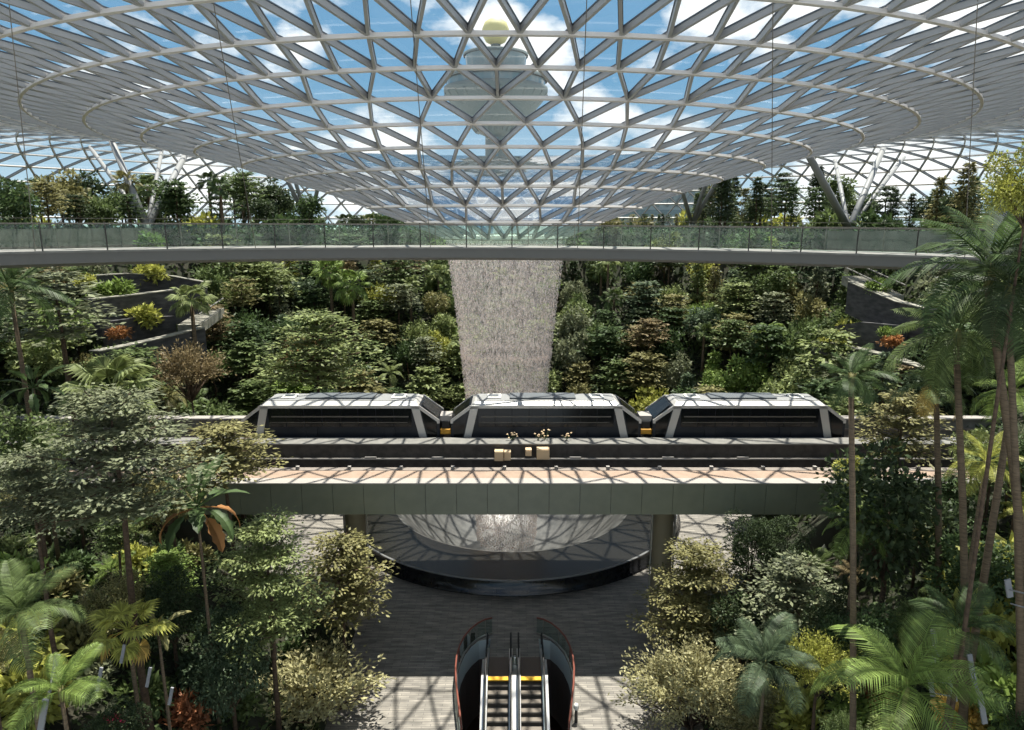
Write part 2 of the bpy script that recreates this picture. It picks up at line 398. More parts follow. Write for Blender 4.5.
# ------------------------------------------------------------------ valley floor
GUARD = [(1.35, 37.9), (1.75, 37.75), (2.2, 37.35), (2.6, 36.75), (2.92, 36.0), (3.12, 35.1), (3.2, 34.2), (3.18, 33.2), (3.05, 32), (2.85, 30.7), (2.6, 29.2), (2.4, 27.6), (2.3, 26)]
CX = .15                      # centre line of the escalators
GUARD = [(x, y-.75) for x, y in GUARD]
hole = [(CX+1.45, 34.75), (CX+1.45, GUARD[1][1]-.3)]+[(CX+x-.06, y-.12) for x, y in GUARD[2:]] + [(CX-x+.06, y-.12) for x, y in GUARD[:1:-1]]+[(CX-1.45, GUARD[1][1]-.3), (CX-1.45, 34.75)]
PY, PC = 55.6, 0.0            # pool centre
bm = bmesh.new()
def loop(pts, z=0):
    vs = [bm.verts.new((x, y, z)) for x, y in pts]; return [bm.edges.new((vs[i], vs[(i+1) % len(vs)])) for i in range(len(vs))]
ed = loop([(-30, 20), (30, 20), (30, 84), (-30, 84)]) + loop(hole) + loop([(PC+13.6*math.cos(2*PI*i/72), PY+13.6*math.sin(2*PI*i/72)) for i in range(72)])
bmesh.ops.triangle_fill(bm, edges=ed, use_beauty=True)
for f_ in bm.faces:
    if f_.normal.z < 0: f_.normal_flip()
me = bpy.data.meshes.new('floor'); bm.to_mesh(me); bm.free(); me.materials.append(M['slate'])
fl = link(bpy.data.objects.new('floor', me)); tag(fl, kind='structure')

# ------------------------------------------------------------------ pool and waterfall
pool = empty('vortex_pool', (PC, PY, 0), 'round black stone pool with a misty sunken bowl under the waterfall', 'pool')
R0 = 14.25
b = MB(); b.lathe([(R0, 0), (R0+.02, .12), (R0-.1, .16), (R0-.28, .95)], 128); b.build('outer_wall', M['blackstone'], pool, True)
b = MB(); b.lathe([(R0-.28, .95), (R0-.28, 1.0), (R0-.44, 1.0), (R0-.44, .93)], 128); b.build('rim', M['rimline'], pool, True)
b = MB(); b.lathe([(R0-.44, .95), (12.4, 1.02), (10.5, 1.06), (10.05, 1.06)], 128); b.build('water_surface', M['water'], pool, True)
b = MB(); b.lathe([(10.05, 1.06), (9.8, .98), (9.3, .5), (8.5, -.4), (7.3, -1.5), (6, -2.4), (4.6, -3.2), (3, -3.6), (.01, -3.7)], 128); b.build('sunken_bowl', M['funnel'], pool, True)

WZ = E-1.2
def wr(z):                    # radius of the falling curtain
    t = np.clip((WZ-z)/(WZ+3), 0, 1); return 4.87-2.3*(1-np.exp(-t))/.632
wf = empty('waterfall', (AX+.1, AY, 0), 'tall pinkish white column of falling water under the glass funnel', 'waterfall')
zs = np.linspace(-3.3, WZ, 40)
b = MB(); b.lathe([(float(wr(z)), float(z)) for z in zs], 96); b.build('outer_veil', M['veil'], wf, True)
b = MB(); b.lathe([(float(wr(z))*.93, float(z)) for z in zs], 96); b.build('inner_veil', M['veil'], wf, True)
nd = 25000; nb_ = 1300
zz = rng.uniform(-3, WZ, nd); aa = rng.uniform(0, 2*PI, nd); zb_ = at(508, 361, y=52.6).z; zz[:nb_] = rng.normal(zb_, .17, nb_)+.12*np.sin(3*aa[:nb_]); q = wr(zz)*(1-np.abs(rng.normal(0, .07, nd))+.02)
xx, yy = q*np.cos(aa), q*np.sin(aa); L_ = rng.uniform(.06, .2, nd); w_ = rng.uniform(.018, .036, nd)
V = np.empty((nd, 5, 3))
V[:, :, 0] = xx[:, None]; V[:, :, 1] = yy[:, None]; V[:, :, 2] = zz[:, None]
V[:, 0, 2] += L_; V[:, 1, 0] += w_; V[:, 2, 0] -= w_*.5; V[:, 2, 1] += w_*.87; V[:, 3, 0] -= w_*.5; V[:, 3, 1] -= w_*.87; V[:, 4, 2] -= L_*.35
me = bpy.data.meshes.new('drops'); fs = []
for i in range(nd):
    k = i*5; fs += [(k, k+1, k+2), (k, k+2, k+3), (k, k+3, k+1), (k+4, k+2, k+1), (k+4, k+3, k+2), (k+4, k+1, k+3)]
me.from_pydata(V.reshape(-1, 3).tolist(), [], fs); me.materials.append(M['drops'])
dr = link(bpy.data.objects.new('drops', me), wf); dr['kind'] = 'stuff'

# ------------------------------------------------------------------ guideway
gw = empty('elevated_guideway', (0, 36, 0), 'elevated concrete train guideway with dark panelled side spanning the valley', 'guideway')
XL, XR = -36.0, 36.0
def gz(py, y): return at(512, py, y=y).z
zd = gz(483, 36.0); zb = gz(514.5, 36.0); ztop2 = gz(443.5, 40.2)
def gb(name, mat, boxes):
    b = MB()
    for (x0, x1, y0, y1, z0, z1) in boxes: b.box(x0, x1, y0-36, y1-36, z0, z1)
    return b.build(name, mat, gw)
pitch = 29.3/683*40.5
pan = []; x = -.3*pitch
xs = [k*pitch+.35 for k in range(-20, 20)]
gb('fascia', M['fascia'], [(x+.012, x+pitch-.012, 36.0, 36.12, zb, zd-.02) for x in xs])
gb('fascia_joint', M['groove'], [(XL, XR, 36.05, 36.2, zb+.02, zd-.05)])
gb('edge_cap', M['gcap'], [(XL, XR, 35.97, 36.75, zd-.06, zd)])
gb('maintenance_deck', M['gdeck'], [(XL, XR, 36.75, 37.95, zd-.3, zd-.015)])
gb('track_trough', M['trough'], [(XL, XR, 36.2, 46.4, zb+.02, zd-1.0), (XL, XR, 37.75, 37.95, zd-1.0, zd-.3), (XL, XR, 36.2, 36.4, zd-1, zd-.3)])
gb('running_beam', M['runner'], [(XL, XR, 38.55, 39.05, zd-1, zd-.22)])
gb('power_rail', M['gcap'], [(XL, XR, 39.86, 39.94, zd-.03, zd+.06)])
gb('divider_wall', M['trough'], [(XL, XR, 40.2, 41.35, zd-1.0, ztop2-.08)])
gb('divider_walkway', M['concrete'], [(XL, XR, 40.15, 41.4, ztop2-.08, ztop2)])
gb('train_running_beam', M['runner'], [(XL, XR, 42.0, 42.5, zd-1, zd-.3), (XL, XR, 43.4, 43.9, zd-1, zd-.3)])
zfar = gz(418.5, 45.6)
gb('far_parapet', M['concrete'], [(XL, XR, 45.4, 45.7, zb+.02, zfar)])
gb('far_parapet_rail', M['gcap'], [(XL, XR, 45.2, 45.9, zfar, zfar+.12)])
gb('far_conduit', M['runner'], [(XL, XR, 45.2, 45.38, zfar-.75, zfar-.62), (XL, XR, 45.2, 45.38, zfar-1.3, zfar-1.15)])
for i in range(-8, 9):
    xx0 = i*51.2/683*41.3-.45
    gb('insulator', M['gcap'], [(xx0-.1, xx0+.1, 38.62, 38.82, zd-.22, zd-.02)])
for i, xx0 in enumerate([-17.5, -8.7, -4.6, 3.9, 9.6, 14.2]):
    gb('cable_clip', M['gcap'], [(xx0-.35, xx0+.35, 39.88, 40.0, zd+.05, zd+.14)])
for px in (357.5, 661.5):
    x0 = at(px, 560, y=39.2).x
    b = MB(); b.lathe([(.62, 0), (.62, zb+.05)], 28, x0, 3.2); o = b.build('column', M['column'], gw, True)
    b = MB(); b.box(x0-.74, x0-.68, 3.1, 3.3, 0, zb+.05); b.box(x0+.68, x0+.74, 3.1, 3.3, 0, zb+.05); b.build('drain_pipe', M['pillar'], gw)
for i, (px, py, w, h, lab) in enumerate([(499, 460.5, .55, .62, 'large cream junction box, leftmost on the dark divider wall of the guideway'), (507.5, 460, .4, .55, 'narrow cream junction box right beside the large leftmost box'), (528.5, 455.5, .38, .4, 'smallest cream junction box alone near the middle of the guideway'), (543, 459, .78, .66, 'widest cream junction box, rightmost on the guideway divider wall')]):
    p = at(px, py, y=39.75); bx = empty('junction_box', (p.x, 39.75, p.z), lab, 'box', 'junction boxes on the guideway')
    b = MB(); b.box(-w/2, w/2, -.12, .44, 0, h); bevel(b.build('housing', M['boxcream'], bx), .02)
    b = MB(); b.box(-w/2+.05, w/2-.05, -.15, -.12, .06, h-.06); b.build('cover_plate', M['boxcream'], bx)

# little flowering tufts on the divider walkway
for i, (px, lab) in enumerate([(512, 'tuft of cream flowers on the guideway walkway, leftmost of four'), (538, 'tuft of cream flowers on the walkway left of the tallest tuft'), (545, 'tallest tuft of cream flowers on the guideway walkway'), (567, 'tuft of cream flowers on the guideway walkway, rightmost of four')]):
    p = at(px, 441, y=40.9); r_ = random.Random(i+3)
    t_ = empty('flower_tuft', (p.x, 40.9, ztop2), lab, 'flowers', 'flower tufts on the guideway')
    st, fl_ = MB(), MB()
    for k in range(9):
        a = r_.uniform(0, 6.3); q_ = r_.uniform(.05, .38); h = r_.uniform(.15, .5 if i != 2 else .7)
        e_ = Vector((q_*math.cos(a), q_*math.sin(a)*.6, h)); st.tube([(0, 0, 0), e_], .012, 4)
        fl_.lathe([(.001, e_.z-.05), (.075, e_.z), (.001, e_.z+.06)], 6, e_.x, e_.y)
    st.build('stem', T['mid green'], t_); fl_.build('blossom', M['boxcream'], t_)

# ------------------------------------------------------------------ trains
YN = 41.75
def tzz(py, y=YN): return at(512, py, y=y).z
ZS, ZR, ZM, ZW0, ZW1, ZB = tzz(406.5), tzz(396.3, 43.4), tzz(421.5), tzz(408.5), tzz(426.5), zd-.15
def car(px0, px1, label):
    x0 = at(px0, 420, y=YN).x; x1 = at(px1, 420, y=YN).x; Lc = x1-x0; W = 2.7; ns = 1.3
    root = empty('train_car', (x0, YN, ZB), label, 'train car', 'cars of the airport train')
    s, r, m, w0, w1 = ZS-ZB, ZR-ZB, ZM-ZB, ZW0-ZB, ZW1-ZB
    # body shell: long side outline, chamfered roof edge
    b = MB()
    out_ = [(0, 0), (0, m), (ns, s), (Lc-ns, s), (Lc, m), (Lc, 0)]
    n = len(b.v)
    for yy_ in (0, W): b.v += [(x, yy_, z) for x, z in out_]
    b.f += [tuple(range(5, -1, -1)), tuple(range(6, 12))]
    for i in (0, 1, 3, 4): b.f.append((i, i+1, i+7, i+6))
    b.f.append((5, 0, 6, 11))
    o = bevel(b.build('body', M['trainlower'], root), .04)
    # chamfer and roof
    c = .42; n1 = ns+.25
    b = MB()
    P = [(ns-.02, 0, s), (Lc-ns+.02, 0, s), (Lc-ns+.02, W, s), (ns-.02, W, s), (n1, c, r), (Lc-n1, c, r), (Lc-n1, W-c, r), (n1, W-c, r)]
    b.hexa(P); bevel(b.build('roof', M['traincream'], root), .06)
    b = MB(); b.box(n1+.1, Lc-n1-.1, c+.1, W-c-.05, r-.02, r+.03); b.build('roof_panel', M['trainroof'], root)
    b = MB(); b.box(Lc*.31, Lc*.66, c+.35, W-c-.25, r+.03, r+.16); bevel(b.build('air_conditioner', M['trainroofdark'], root), .04)
    for xx_ in (n1+.75, Lc-n1-1.65):
        b = MB(); b.box(xx_, xx_+.9, c+.5, W-c-.35, r+.03, r+.12); h_ = bevel(b.build('roof_hatch', M['white'], root), .04)
        b = MB(); b.box(xx_+.15, xx_+.75, c+.7, W-c-.6, r+.12, r+.15); b.build('vent', M['trainroofdark'], h_)
    # silver edge: along the roof, slanting to the noses
    b = MB()
    for yy_ in (-.03, W-.05):
        pts = [(0, m-.12), (0, m+.1), (ns-.05, s+.06), (Lc-ns+.05, s+.06), (Lc, m+.1), (Lc, m-.12)]
        inn = [(0.16, m-.12), (0.16, m+.0), (ns+.05, s-.12), (Lc-ns-.05, s-.12), (Lc-.16, m), (Lc-.16, m-.12)]
        for i in range(5):
            a, d, e_, f_ = pts[i], pts[i+1], inn[i+1], inn[i]
            b.hexa([(a[0], yy_, a[1]), (d[0], yy_, d[1]), (e_[0], yy_, e_[1]), (f_[0], yy_, f_[1]), (a[0], yy_+.08, a[1]), (d[0], yy_+.08, d[1]), (e_[0], yy_+.08, e_[1]), (f_[0], yy_+.08, f_[1])])
        # slanted corner pillars
        for (xa, xb) in ((1.28, .62), (Lc-1.28, Lc-.62)):
            sg = 1 if xa < Lc/2 else -1
            b.hexa([(xb, yy_, 0), (xb+sg*.45, yy_, 0), (xa+sg*.5, yy_, s-.05), (xa, yy_, s-.05), (xb, yy_+.08, 0), (xb+sg*.45, yy_+.08, 0), (xa+sg*.5, yy_+.08, s-.05), (xa, yy_+.08, s-.05)])
    b.build('silver_frame', M['traincream'], root)
    # side window panes
    npn = 8; xa, xb = 1.75, Lc-1.75; pw = (xb-xa)/npn
    for i in range(npn):
        b = MB(); b.box(xa+i*pw+.02, xa+(i+1)*pw-.02, -.035, 0.02, w1, w0); b.build('window', M['trainglass'], root)
    # pale window reflections, painted as long thin bars laid over the glass
    b = MB(); b.box(xa+.2, xb-.2, -.05, -.03, w1+.62, w1+.70); b.box(xa+.1, xb-.3, -.05, -.03, w1+.26, w1+.30); b.build('reflection_streaks', M['trainstreak'], root)
    for xx_ in (Lc*.27, Lc*.66):
        for dx in (0, .72):
            b = MB(); b.box(xx_+dx, xx_+dx+.70, -.055, -.02, .1, w1-.03); dd = b.build('door', M['trainlower'], root)
    for sg in (0, 1):
        f_ = lambda x: x if sg == 0 else Lc-x
        b = MB(); n = 0
        b.v += [(f_(.18), -.025, m-.1), (f_(1.15), -.025, s-.22), (f_(.62), -.025, .35), (f_(.2), -.025, .5)]
        b.f.append((0, 1, 2, 3)); b.build('corner_window', M['trainglass'], root)
        b = MB(); xx0, xx1 = (f_(.12), f_(ns-.1))
        nx_ = -.02 if sg == 0 else .02
        b.v += [(f_(.12)+nx_, .25, m+.09), (f_(ns-.12)+nx_, .45, s-.04), (f_(ns-.12)+nx_, W-.45, s-.04), (f_(.12)+nx_, W-.25, m+.09)]
        b.v = [(x+nx_, y, z+.05) for x, y, z in b.v]; b.f.append((0, 1, 2, 3)); b.build('front_window', M['trainglass'], root)
    return root, Lc
c1, l1 = car(241, 439.5, 'leftmost of three black and silver driverless train cars on the guideway')
c2, l2 = car(450.5, 641.5, 'middle of three black and silver train cars, in front of the waterfall')
c3, l3 = car(653, 846, 'rightmost of three train cars, its far end reaching the slim palm')
for (cc, l_, gap) in ((c1, l1, (c2.location.x-c1.location.x-l1)), (c2, l2, (c3.location.x-c2.location.x-l2))):
    zc = lambda py: tzz(py)-ZB
    b = MB(); b.box(l_-.02, l_+gap+.02, .5, 1.6, zc(423.5), zc(418)); b.build('gangway', M['gcap'], cc)
    b = MB(); b.box(l_+.02, l_+gap-.02, .15, 1.3, zc(435), zc(430)); bevel(b.build('coupler', M['orange'], cc), .03)
    b = MB(); b.box(l_+.1, l_+gap-.1, .35, 1.5, zc(430), zc(423.5)); b.build('coupler_hose', M['black'], cc)

# ------------------------------------------------------------------ escalators
SL = math.tan(math.radians(30)); Y0, Y1 = 33.2, 25.0     # slope starts at Y0 and comes towards the viewer
def sz(y): return 0.0 if y > Y0 else -(Y0-y)*SL
def escalator(xc, label, sides):
    root = empty('escalator', (xc, Y0, 0), label, 'escalator', 'pair of escalators')
    hw = .56
    st, ri = MB(), MB(); n = 20; d = .4
    for i in range(n):
        y1 = Y0-i*d; z = -(i+1)*d*SL
        st.box(-hw, hw, y1-d-Y0, y1-.03-Y0, z-.05, z); ri.box(-hw, hw, y1-.06-Y0, y1-Y0, z-.05, z+d*SL-.02)
    st.build('steps', M['escstep'], root); ri.build('step_risers', M['escriser'], root)
    b = MB(); b.box(-hw, hw, 0, 1.7, -.05, .02); b.build('landing_plate', M['escplate'], root)
    b = MB(); b.box(-hw, hw, -.32, -.02, -.03, .035); b.build('yellow_comb_line', M['yellowline'], root)
    for sd in (-1, 1):
        x = sd*(hw+.12)
        ys = [2.6, 2, .6, 0, -8.5]
        b = MB()
        A = [(x, y, sz(y+Y0)+.05) for y in ys]; B = [(x, y, sz(y+Y0)+.92) for y in ys]
        b.strip(A, B); b.build('glass_balustrade', M['guardglass'], root)
        b = MB(); pts = [(x, 2.5, .3), (x, 2.75, .45), (x, 2.85, .68), (x, 2.75, .88), (x, 2.5, .96)]+[(x, y, sz(y+Y0)+.96) for y in (2, .6, 0, -8.5)]
        b.tube(pts, .05, 8); b.build('handrail', M['black'], root, True)
        b = MB(); pr = [(-.10, -.25), (.10, -.25), (.10, .06), (-.10, .06)]
        b.sweep([((x, y, sz(y+Y0)+.04), (1, 0, 0), (0, 0, 1)) for y in (2.4, 0, -8.5)], pr); b.build('skirt', M['escmetal'], root)
        if sd in sides:
            b = MB(); b.sweep([((x+sd*.16, y, sz(y+Y0)+.10), (1, 0, 0), (0, 0, 1)) for y in (1.4, 0, -8.5)], [(-.1, -1.0), (.08, -1.0), (.08, 0), (-.1, 0)]); b.build('outer_cladding', M['escmetal'], root)
    return root
escalator(CX-.9, 'left escalator of the pair descending towards the viewer below the pool', (-1,))
escalator(CX+.9, 'right escalator of the pair descending towards the viewer below the pool', (1,))
cov = empty('escalator_divider', (CX, Y0, 0), 'bright steel strip between the two escalators', 'divider')
b = MB(); b.sweep([((0, y, sz(y+Y0)+.10), (1, 0, 0), (0, 0, 1)) for y in (.9, 0, -8.5)], [(-.15, -.5), (.15, -.5), (.15, .0), (-.15, .0)]); b.build('cover_strip', M['escmetal'], cov)
b = MB(); b.lathe([(.14, 0), (.14, .42), (.08, .5), (.01, .5)], 14, 0, 1.1); b.build('end_cap', M['escmetal'], cov, True)
for sd, side in ((-1, 'left'), (1, 'right')):
    g = empty('guard_rail', (CX, Y0, 0), f'curved glass guard with red brown top rail on the {side} side of the escalators', 'guard rail', 'curved guards around the escalators')
    P = [Vector((sd*x, y-Y0, 0)) for x, y in GUARD]
    b = MB(); b.strip([p+Vector((0, 0, .06)) for p in P], [p+Vector((0, 0, 1.08)) for p in P]); b.build('glass_panel', M['guardglass'], g)
    b = MB(); b.tube([p+Vector((0, 0, 1.1)) for p in P], .055, 8); b.build('top_rail', M['redrail'], g, True)
    b = MB(); b.tube([p+Vector((0, 0, .06)) for p in P], .06, 6); b.build('base_rail', M['escmetal'], g, True)
    for i in range(1, len(P), 2):
        b = MB(); b.tube([P[i], P[i]+Vector((0, 0, 1.08))], .03, 6); b.build('post', M['redrail'] if i > 4 else M['rail'], g, True)
hz_ = [Vector((x, y, 0)) for x, y in hole]
b = MB(); b.strip(hz_[1:-1], [p+Vector((0, 0, -1.25)) for p in hz_[1:-1]]); tag(b.build('trim_1', M['wellpale']), kind='structure')
b = MB(); b.strip([p+Vector((0, 0, -1.25)) for p in hz_[1:-1]], [p+Vector((0, 0, -5)) for p in hz_[1:-1]]); tag(b.build('wall_well', M['welldark']), kind='structure')
b = MB(); b.box(CX-4, CX+4, 22, 39, -7.2, -7); tag(b.build('floor_lower', M['wellred']), kind='structure')
b = MB(); b.box(CX-1.5, CX+1.5, 34.72, 34.9, -5, -.05); tag(b.build('wall_pit', M['welldark']), kind='structure')
# small lamp bollard right of the escalators
p = at(576, 722, z=0)
bo = empty('bollard', (p.x, p.y, 0), 'small white topped bollard on the sunlit floor right of the escalators', 'bollard')
b = MB(); b.lathe([(.09, 0), (.07, .75)], 12); b.build('post', M['darkrail'], bo, True)
b = MB(); b.lathe([(.12, .75), (.14, .95), (.08, 1.05), (.01, 1.06)], 12); b.build('cap', M['white'], bo, True)

# ------------------------------------------------------------------ footbridge
BR, BC = 27.1, 4.9; BD = 32.0; BW = 2.7
br = empty('footbridge', (0, BD, 0), 'long curved pedestrian footbridge with glass railings in front of the funnel', 'footbridge')
def bp_(a, r, z):
    x, y = r*math.sin(a), BC+r*math.cos(a); return Vector((x, y-BD, z-.0065*x))
zdk = at(512, 247.5, y=BD).z; zlo = at(512, 260.5, y=BD).z
AS = [math.radians(-62+124*i/80) for i in range(81)]
def bsweep(name, mat, prof_):
    b = MB(); b.sweep([(bp_(a, 0, 0)*0+bp_(a, BR, zdk), (math.sin(a), math.cos(a), 0), (0, 0, 1)) for a in AS], prof_); return b.build(name, mat, br, False)
D_ = zlo-zdk
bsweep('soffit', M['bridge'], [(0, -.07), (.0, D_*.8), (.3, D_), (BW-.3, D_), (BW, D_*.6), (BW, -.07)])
bsweep('deck', M['bridgedeck'], [(-.06, -.08), (BW+.06, -.08), (BW+.06, 0), (-.06, 0)])
for (off, nm) in ((.05, 'near'), (BW-.1, 'far')):
    bsweep('handrail', M['rail'], [(off-.03, .98), (off+.03, .98), (off+.03, 1.03), (off-.03, 1.03)])
    b = MB(); b.strip([bp_(a, BR+off, zdk+.08) for a in AS], [bp_(a, BR+off, zdk+.96) for a in AS]); b.build('glass_panel', M['railglass'], br)
    na = 34
    for i in range(-na//2, na//2+1):
        a = (i+(.0 if nm == 'near' else .35))*2.1/BR
        b = MB(); b.tube([bp_(a, BR+off, zdk), bp_(a, BR+off, zdk+1.08)], .028 if nm == 'near' else .024, 6); b.build('post', M['darkrail'] if nm == 'near' else M['rail'], br)
bsweep('wire', M['rail'], [(BW-.11, 1.2), (BW-.09, 1.2), (BW-.09, 1.22), (BW-.11, 1.22)])
for (px0, px1) in ((35, 8), (255, 212), (431, 410), (578, 587), (771, 773), (964, 978)):
    lo = None
    for a in np.linspace(-1.1, 1.1, 900):
        q_ = bp_(a, BR+.1, zdk)+Vector((0, BD, 0)); g_ = abs(proj(q_)[0]-px0)
        if lo is None or g_ < lo[0]: lo = (g_, q_)
    lo = lo[1]; up = roofhit(px1, -6, 8, 40)
    b = MB(); b.tube([lo-Vector((0, BD, 0)), up-Vector((0, BD, 0))], .015, 6); b.build('hanger_cable', M['rail'], br)

# ------------------------------------------------------------------ plants
def rnd(a, b): return random.uniform(a, b)
def unit(v): return v/np.maximum(np.linalg.norm(v, axis=1, keepdims=True), 1e-6)
def leaf_verts(c, d, nrm_, L, W, fold=.12, cup=.0):
    d = unit(d); s = unit(np.cross(d, nrm_)); n_ = np.cross(s, d)
    L = np.asarray(L).reshape(-1, 1); W = np.asarray(W).reshape(-1, 1)
    a = c; m = c+d*L*.45; t = c+d*L-n_*L*cup
    return np.stack([a, m+s*W*.5-n_*W*fold, t, m-s*W*.5-n_*W*fold], 1).reshape(-1, 3)
def leaf_mesh(name, V):
    me = bpy.data.meshes.new(name); n = len(V); nf = n//4
    me.vertices.add(n); me.vertices.foreach_set('co', V.astype(np.float32).ravel())
    me.loops.add(n); me.loops.foreach_set('vertex_index', np.arange(n, dtype=np.int32))
    me.polygons.add(nf); me.polygons.foreach_set('loop_start', np.arange(0, n, 4, dtype=np.int32)); me.polygons.foreach_set('loop_total', np.full(nf, 4, np.int32))
    me.materials.append(T['mid green']); me.update(calc_edges=True); return me
def rand_dirs(n, up=0.0):
    v = rng.normal(0, 1, (n, 3)); v[:, 2] += up; return unit(v)

# each crown maker returns leaf vertices (about unit radius, trunk top near z = 0) and branch polylines
def cr_layered(n, ls):
    C, B = [], []
    tiers = int(rng.integers(5, 8))
    for k in range(tiers):
        t = k/(tiers-1); z0 = -.55+1.25*t; R = (1.0-.15*(1-t))*(1-t**2.2*.72)
        nb = int(rng.integers(5, 8)); a0 = rng.uniform(0, 6.28)
        for j in range(nb):
            a = a0+6.283*j/nb+rng.normal(0, .2); rl = R*rng.uniform(.72, 1.08); rise = rng.uniform(.02, .2)
            B.append(([0, 0, z0-.12], [math.cos(a)*rl*.9, math.sin(a)*rl*.9, z0+rise*.8]))
            for q_ in np.arange(.3, 1.05, .16):
                C.append((math.cos(a)*rl*q_, math.sin(a)*rl*q_, z0+rise*q_, .13+.10*q_))
    C = np.array(C); i = rng.integers(0, len(C), n); c = C[i]
    a = rng.uniform(0, 6.283, n); r_ = np.sqrt(rng.uniform(0, 1, n))*c[:, 3]*1.25
    P = c[:, :3]+np.stack([r_*np.cos(a), r_*np.sin(a), rng.normal(0, .025, n)-r_*.12], 1)
    d = np.stack([np.cos(a), np.sin(a), rng.normal(-.1, .25, n)], 1); nr = rng.normal(0, .3, (n, 3)); nr[:, 2] += 1
    return leaf_verts(P, d, nr, ls*rng.uniform(.7, 1.3, n), ls*.55*rng.uniform(.7, 1.2, n)), B
def cr_round(n, ls, zs=1.0):
    nb = 34; bl = unit(rng.normal(0, 1, (nb, 3)))*rng.uniform(.35, .82, (nb, 1)); bl[:, 2] = bl[:, 2]*zs*.9+.25
    rad = rng.uniform(.2, .36, nb); i = rng.integers(0, nb, n); o = rand_dirs(n, .35)
    P = bl[i]+o*(rad[i]*rng.uniform(.75, 1.05, n))[:, None]
    d = o+rng.normal(0, .5, (n, 3)); d[:, 2] -= .35; nr = o+rng.normal(0, .4, (n, 3)); nr[:, 2] += .5
    B = [([0, 0, -.6], list(bl[k]*.85)) for k in range(0, nb, 2)]
    return leaf_verts(P, d, nr, ls*rng.uniform(.7, 1.3, n), ls*.6*rng.uniform(.7, 1.2, n)), B
def cr_column(n, ls): return cr_round(n, ls, 1.9)
def cr_feathery(n, ls):
    B = []; P = []; D = []
    nb = 110
    for k in range(nb):
        v = rng.normal(0, 1, 3); v[2] = abs(v[2])*1.1+.15; v /= np.linalg.norm(v); l = rng.uniform(.65, 1.08)
        e_ = v*l*np.array([1, 1, .9]); e_[2] += .1
        if k % 4 == 0: B.append(([0, 0, -.5], list(e_*.9)))
        m = n//nb; q_ = rng.uniform(.35, 1.05, m)
        P.append(np.outer(q_, e_)+rng.normal(0, .055, (m, 3))); D.append(np.tile(v, (m, 1))+rng.normal(0, .75, (m, 3)))
    P = np.concatenate(P); D = np.concatenate(D); nr = rng.normal(0, .6, P.shape); nr[:, 2] += .8
    m = len(P); return leaf_verts(P, D, nr, ls*rng.uniform(.7, 1.3, m), ls*.42*np.ones(m)), B
def cr_conical(n, ls):
    C, B = [], []
    for k in range(11):
        t = k/10; z = -.9+2.3*t; R = .62*(1-t)**.8+.08; nb = 7
        for j in range(nb):
            a = rng.uniform(0, 6.28); rl = R*rng.uniform(.7, 1.1)
            B.append(([0, 0, z+.05], [math.cos(a)*rl, math.sin(a)*rl, z-.05]))
            for q_ in (.3, .6, .95): C.append((math.cos(a)*rl*q_, math.sin(a)*rl*q_, z-.06*q_, .10+.05*(1-t)))
    C = np.array(C); i = rng.integers(0, len(C), n); c = C[i]
    P = c[:, :3]+rng.normal(0, .6, (n, 3))*c[:, 3:4]*np.array([1, 1, .55]); a = np.arctan2(P[:, 1], P[:, 0])
    d = np.stack([np.cos(a), np.sin(a), rng.normal(-.2, .4, n)], 1)+rng.normal(0, .3, (n, 3)); nr = rng.normal(0, .4, (n, 3)); nr[:, 2] += 1
    return leaf_verts(P, d, nr, ls*rng.uniform(.7, 1.3, n), ls*.45*np.ones(n)), B
def cr_shrub(n, ls):
    nb = 16; bl = unit(rng.normal(0, 1, (nb, 3)))*rng.uniform(.3, .75, (nb, 1)); bl[:, 2] = np.abs(bl[:, 2])*.8+.15
    i = rng.integers(0, nb, n); o = rand_dirs(n, .5); P = bl[i]+o*rng.uniform(.15, .36, n)[:, None]
    P[:, 2] = np.maximum(P[:, 2], .02)
    d = o+rng.normal(0, .4, (n, 3)); nr = rng.normal(0, .5, (n, 3)); nr[:, 2] += 1
    B = [([0, 0, 0], list(bl[k]*.9)) for k in range(nb)]
    return leaf_verts(P, d, nr, ls*rng.uniform(.7, 1.4, n), ls*.5*rng.uniform(.8, 1.2, n), .15, .15), B
MAKE = dict(layered=cr_layered, bushy=cr_round, columnar=cr_column, feathery=cr_feathery, conical=cr_conical, shrub=cr_shrub)
LOD = {'far': (1500, .165, 4), 'mid': (4200, .095, 3), 'near': (10500, .062, 2)}
CACHE = {}
def crown(kind, lod):
    key = (kind, lod)
    if key not in CACHE:
        n, ls, k = LOD[lod]
        if kind == 'shrub': n, ls = {'far': (260, .34), 'mid': (700, .25), 'near': (1500, .2)}[lod]
        if kind == 'conical': n = int(n*1.2)
        out_ = []
        for i in range(k):
            V, B = MAKE[kind](n, ls); me_ = leaf_mesh('crown', V)
            b_ = MB()
            for p, q_ in B: b_.tube([p, q_], [.022, .008], 3, False)
            out_.append((me_, b_.mesh('branches', M['bark'])))
        CACHE[key] = out_
    return random.choice(CACHE[key])
def setmat(o, t):
    o.material_slots[0].link = 'OBJECT'; o.material_slots[0].material = T[t]
def child(name, me_, parent, t=None):
    o = bpy.data.objects.new(name, me_); link(o, parent)
    if t: setmat(o, t)
    return o
CR_W = {}
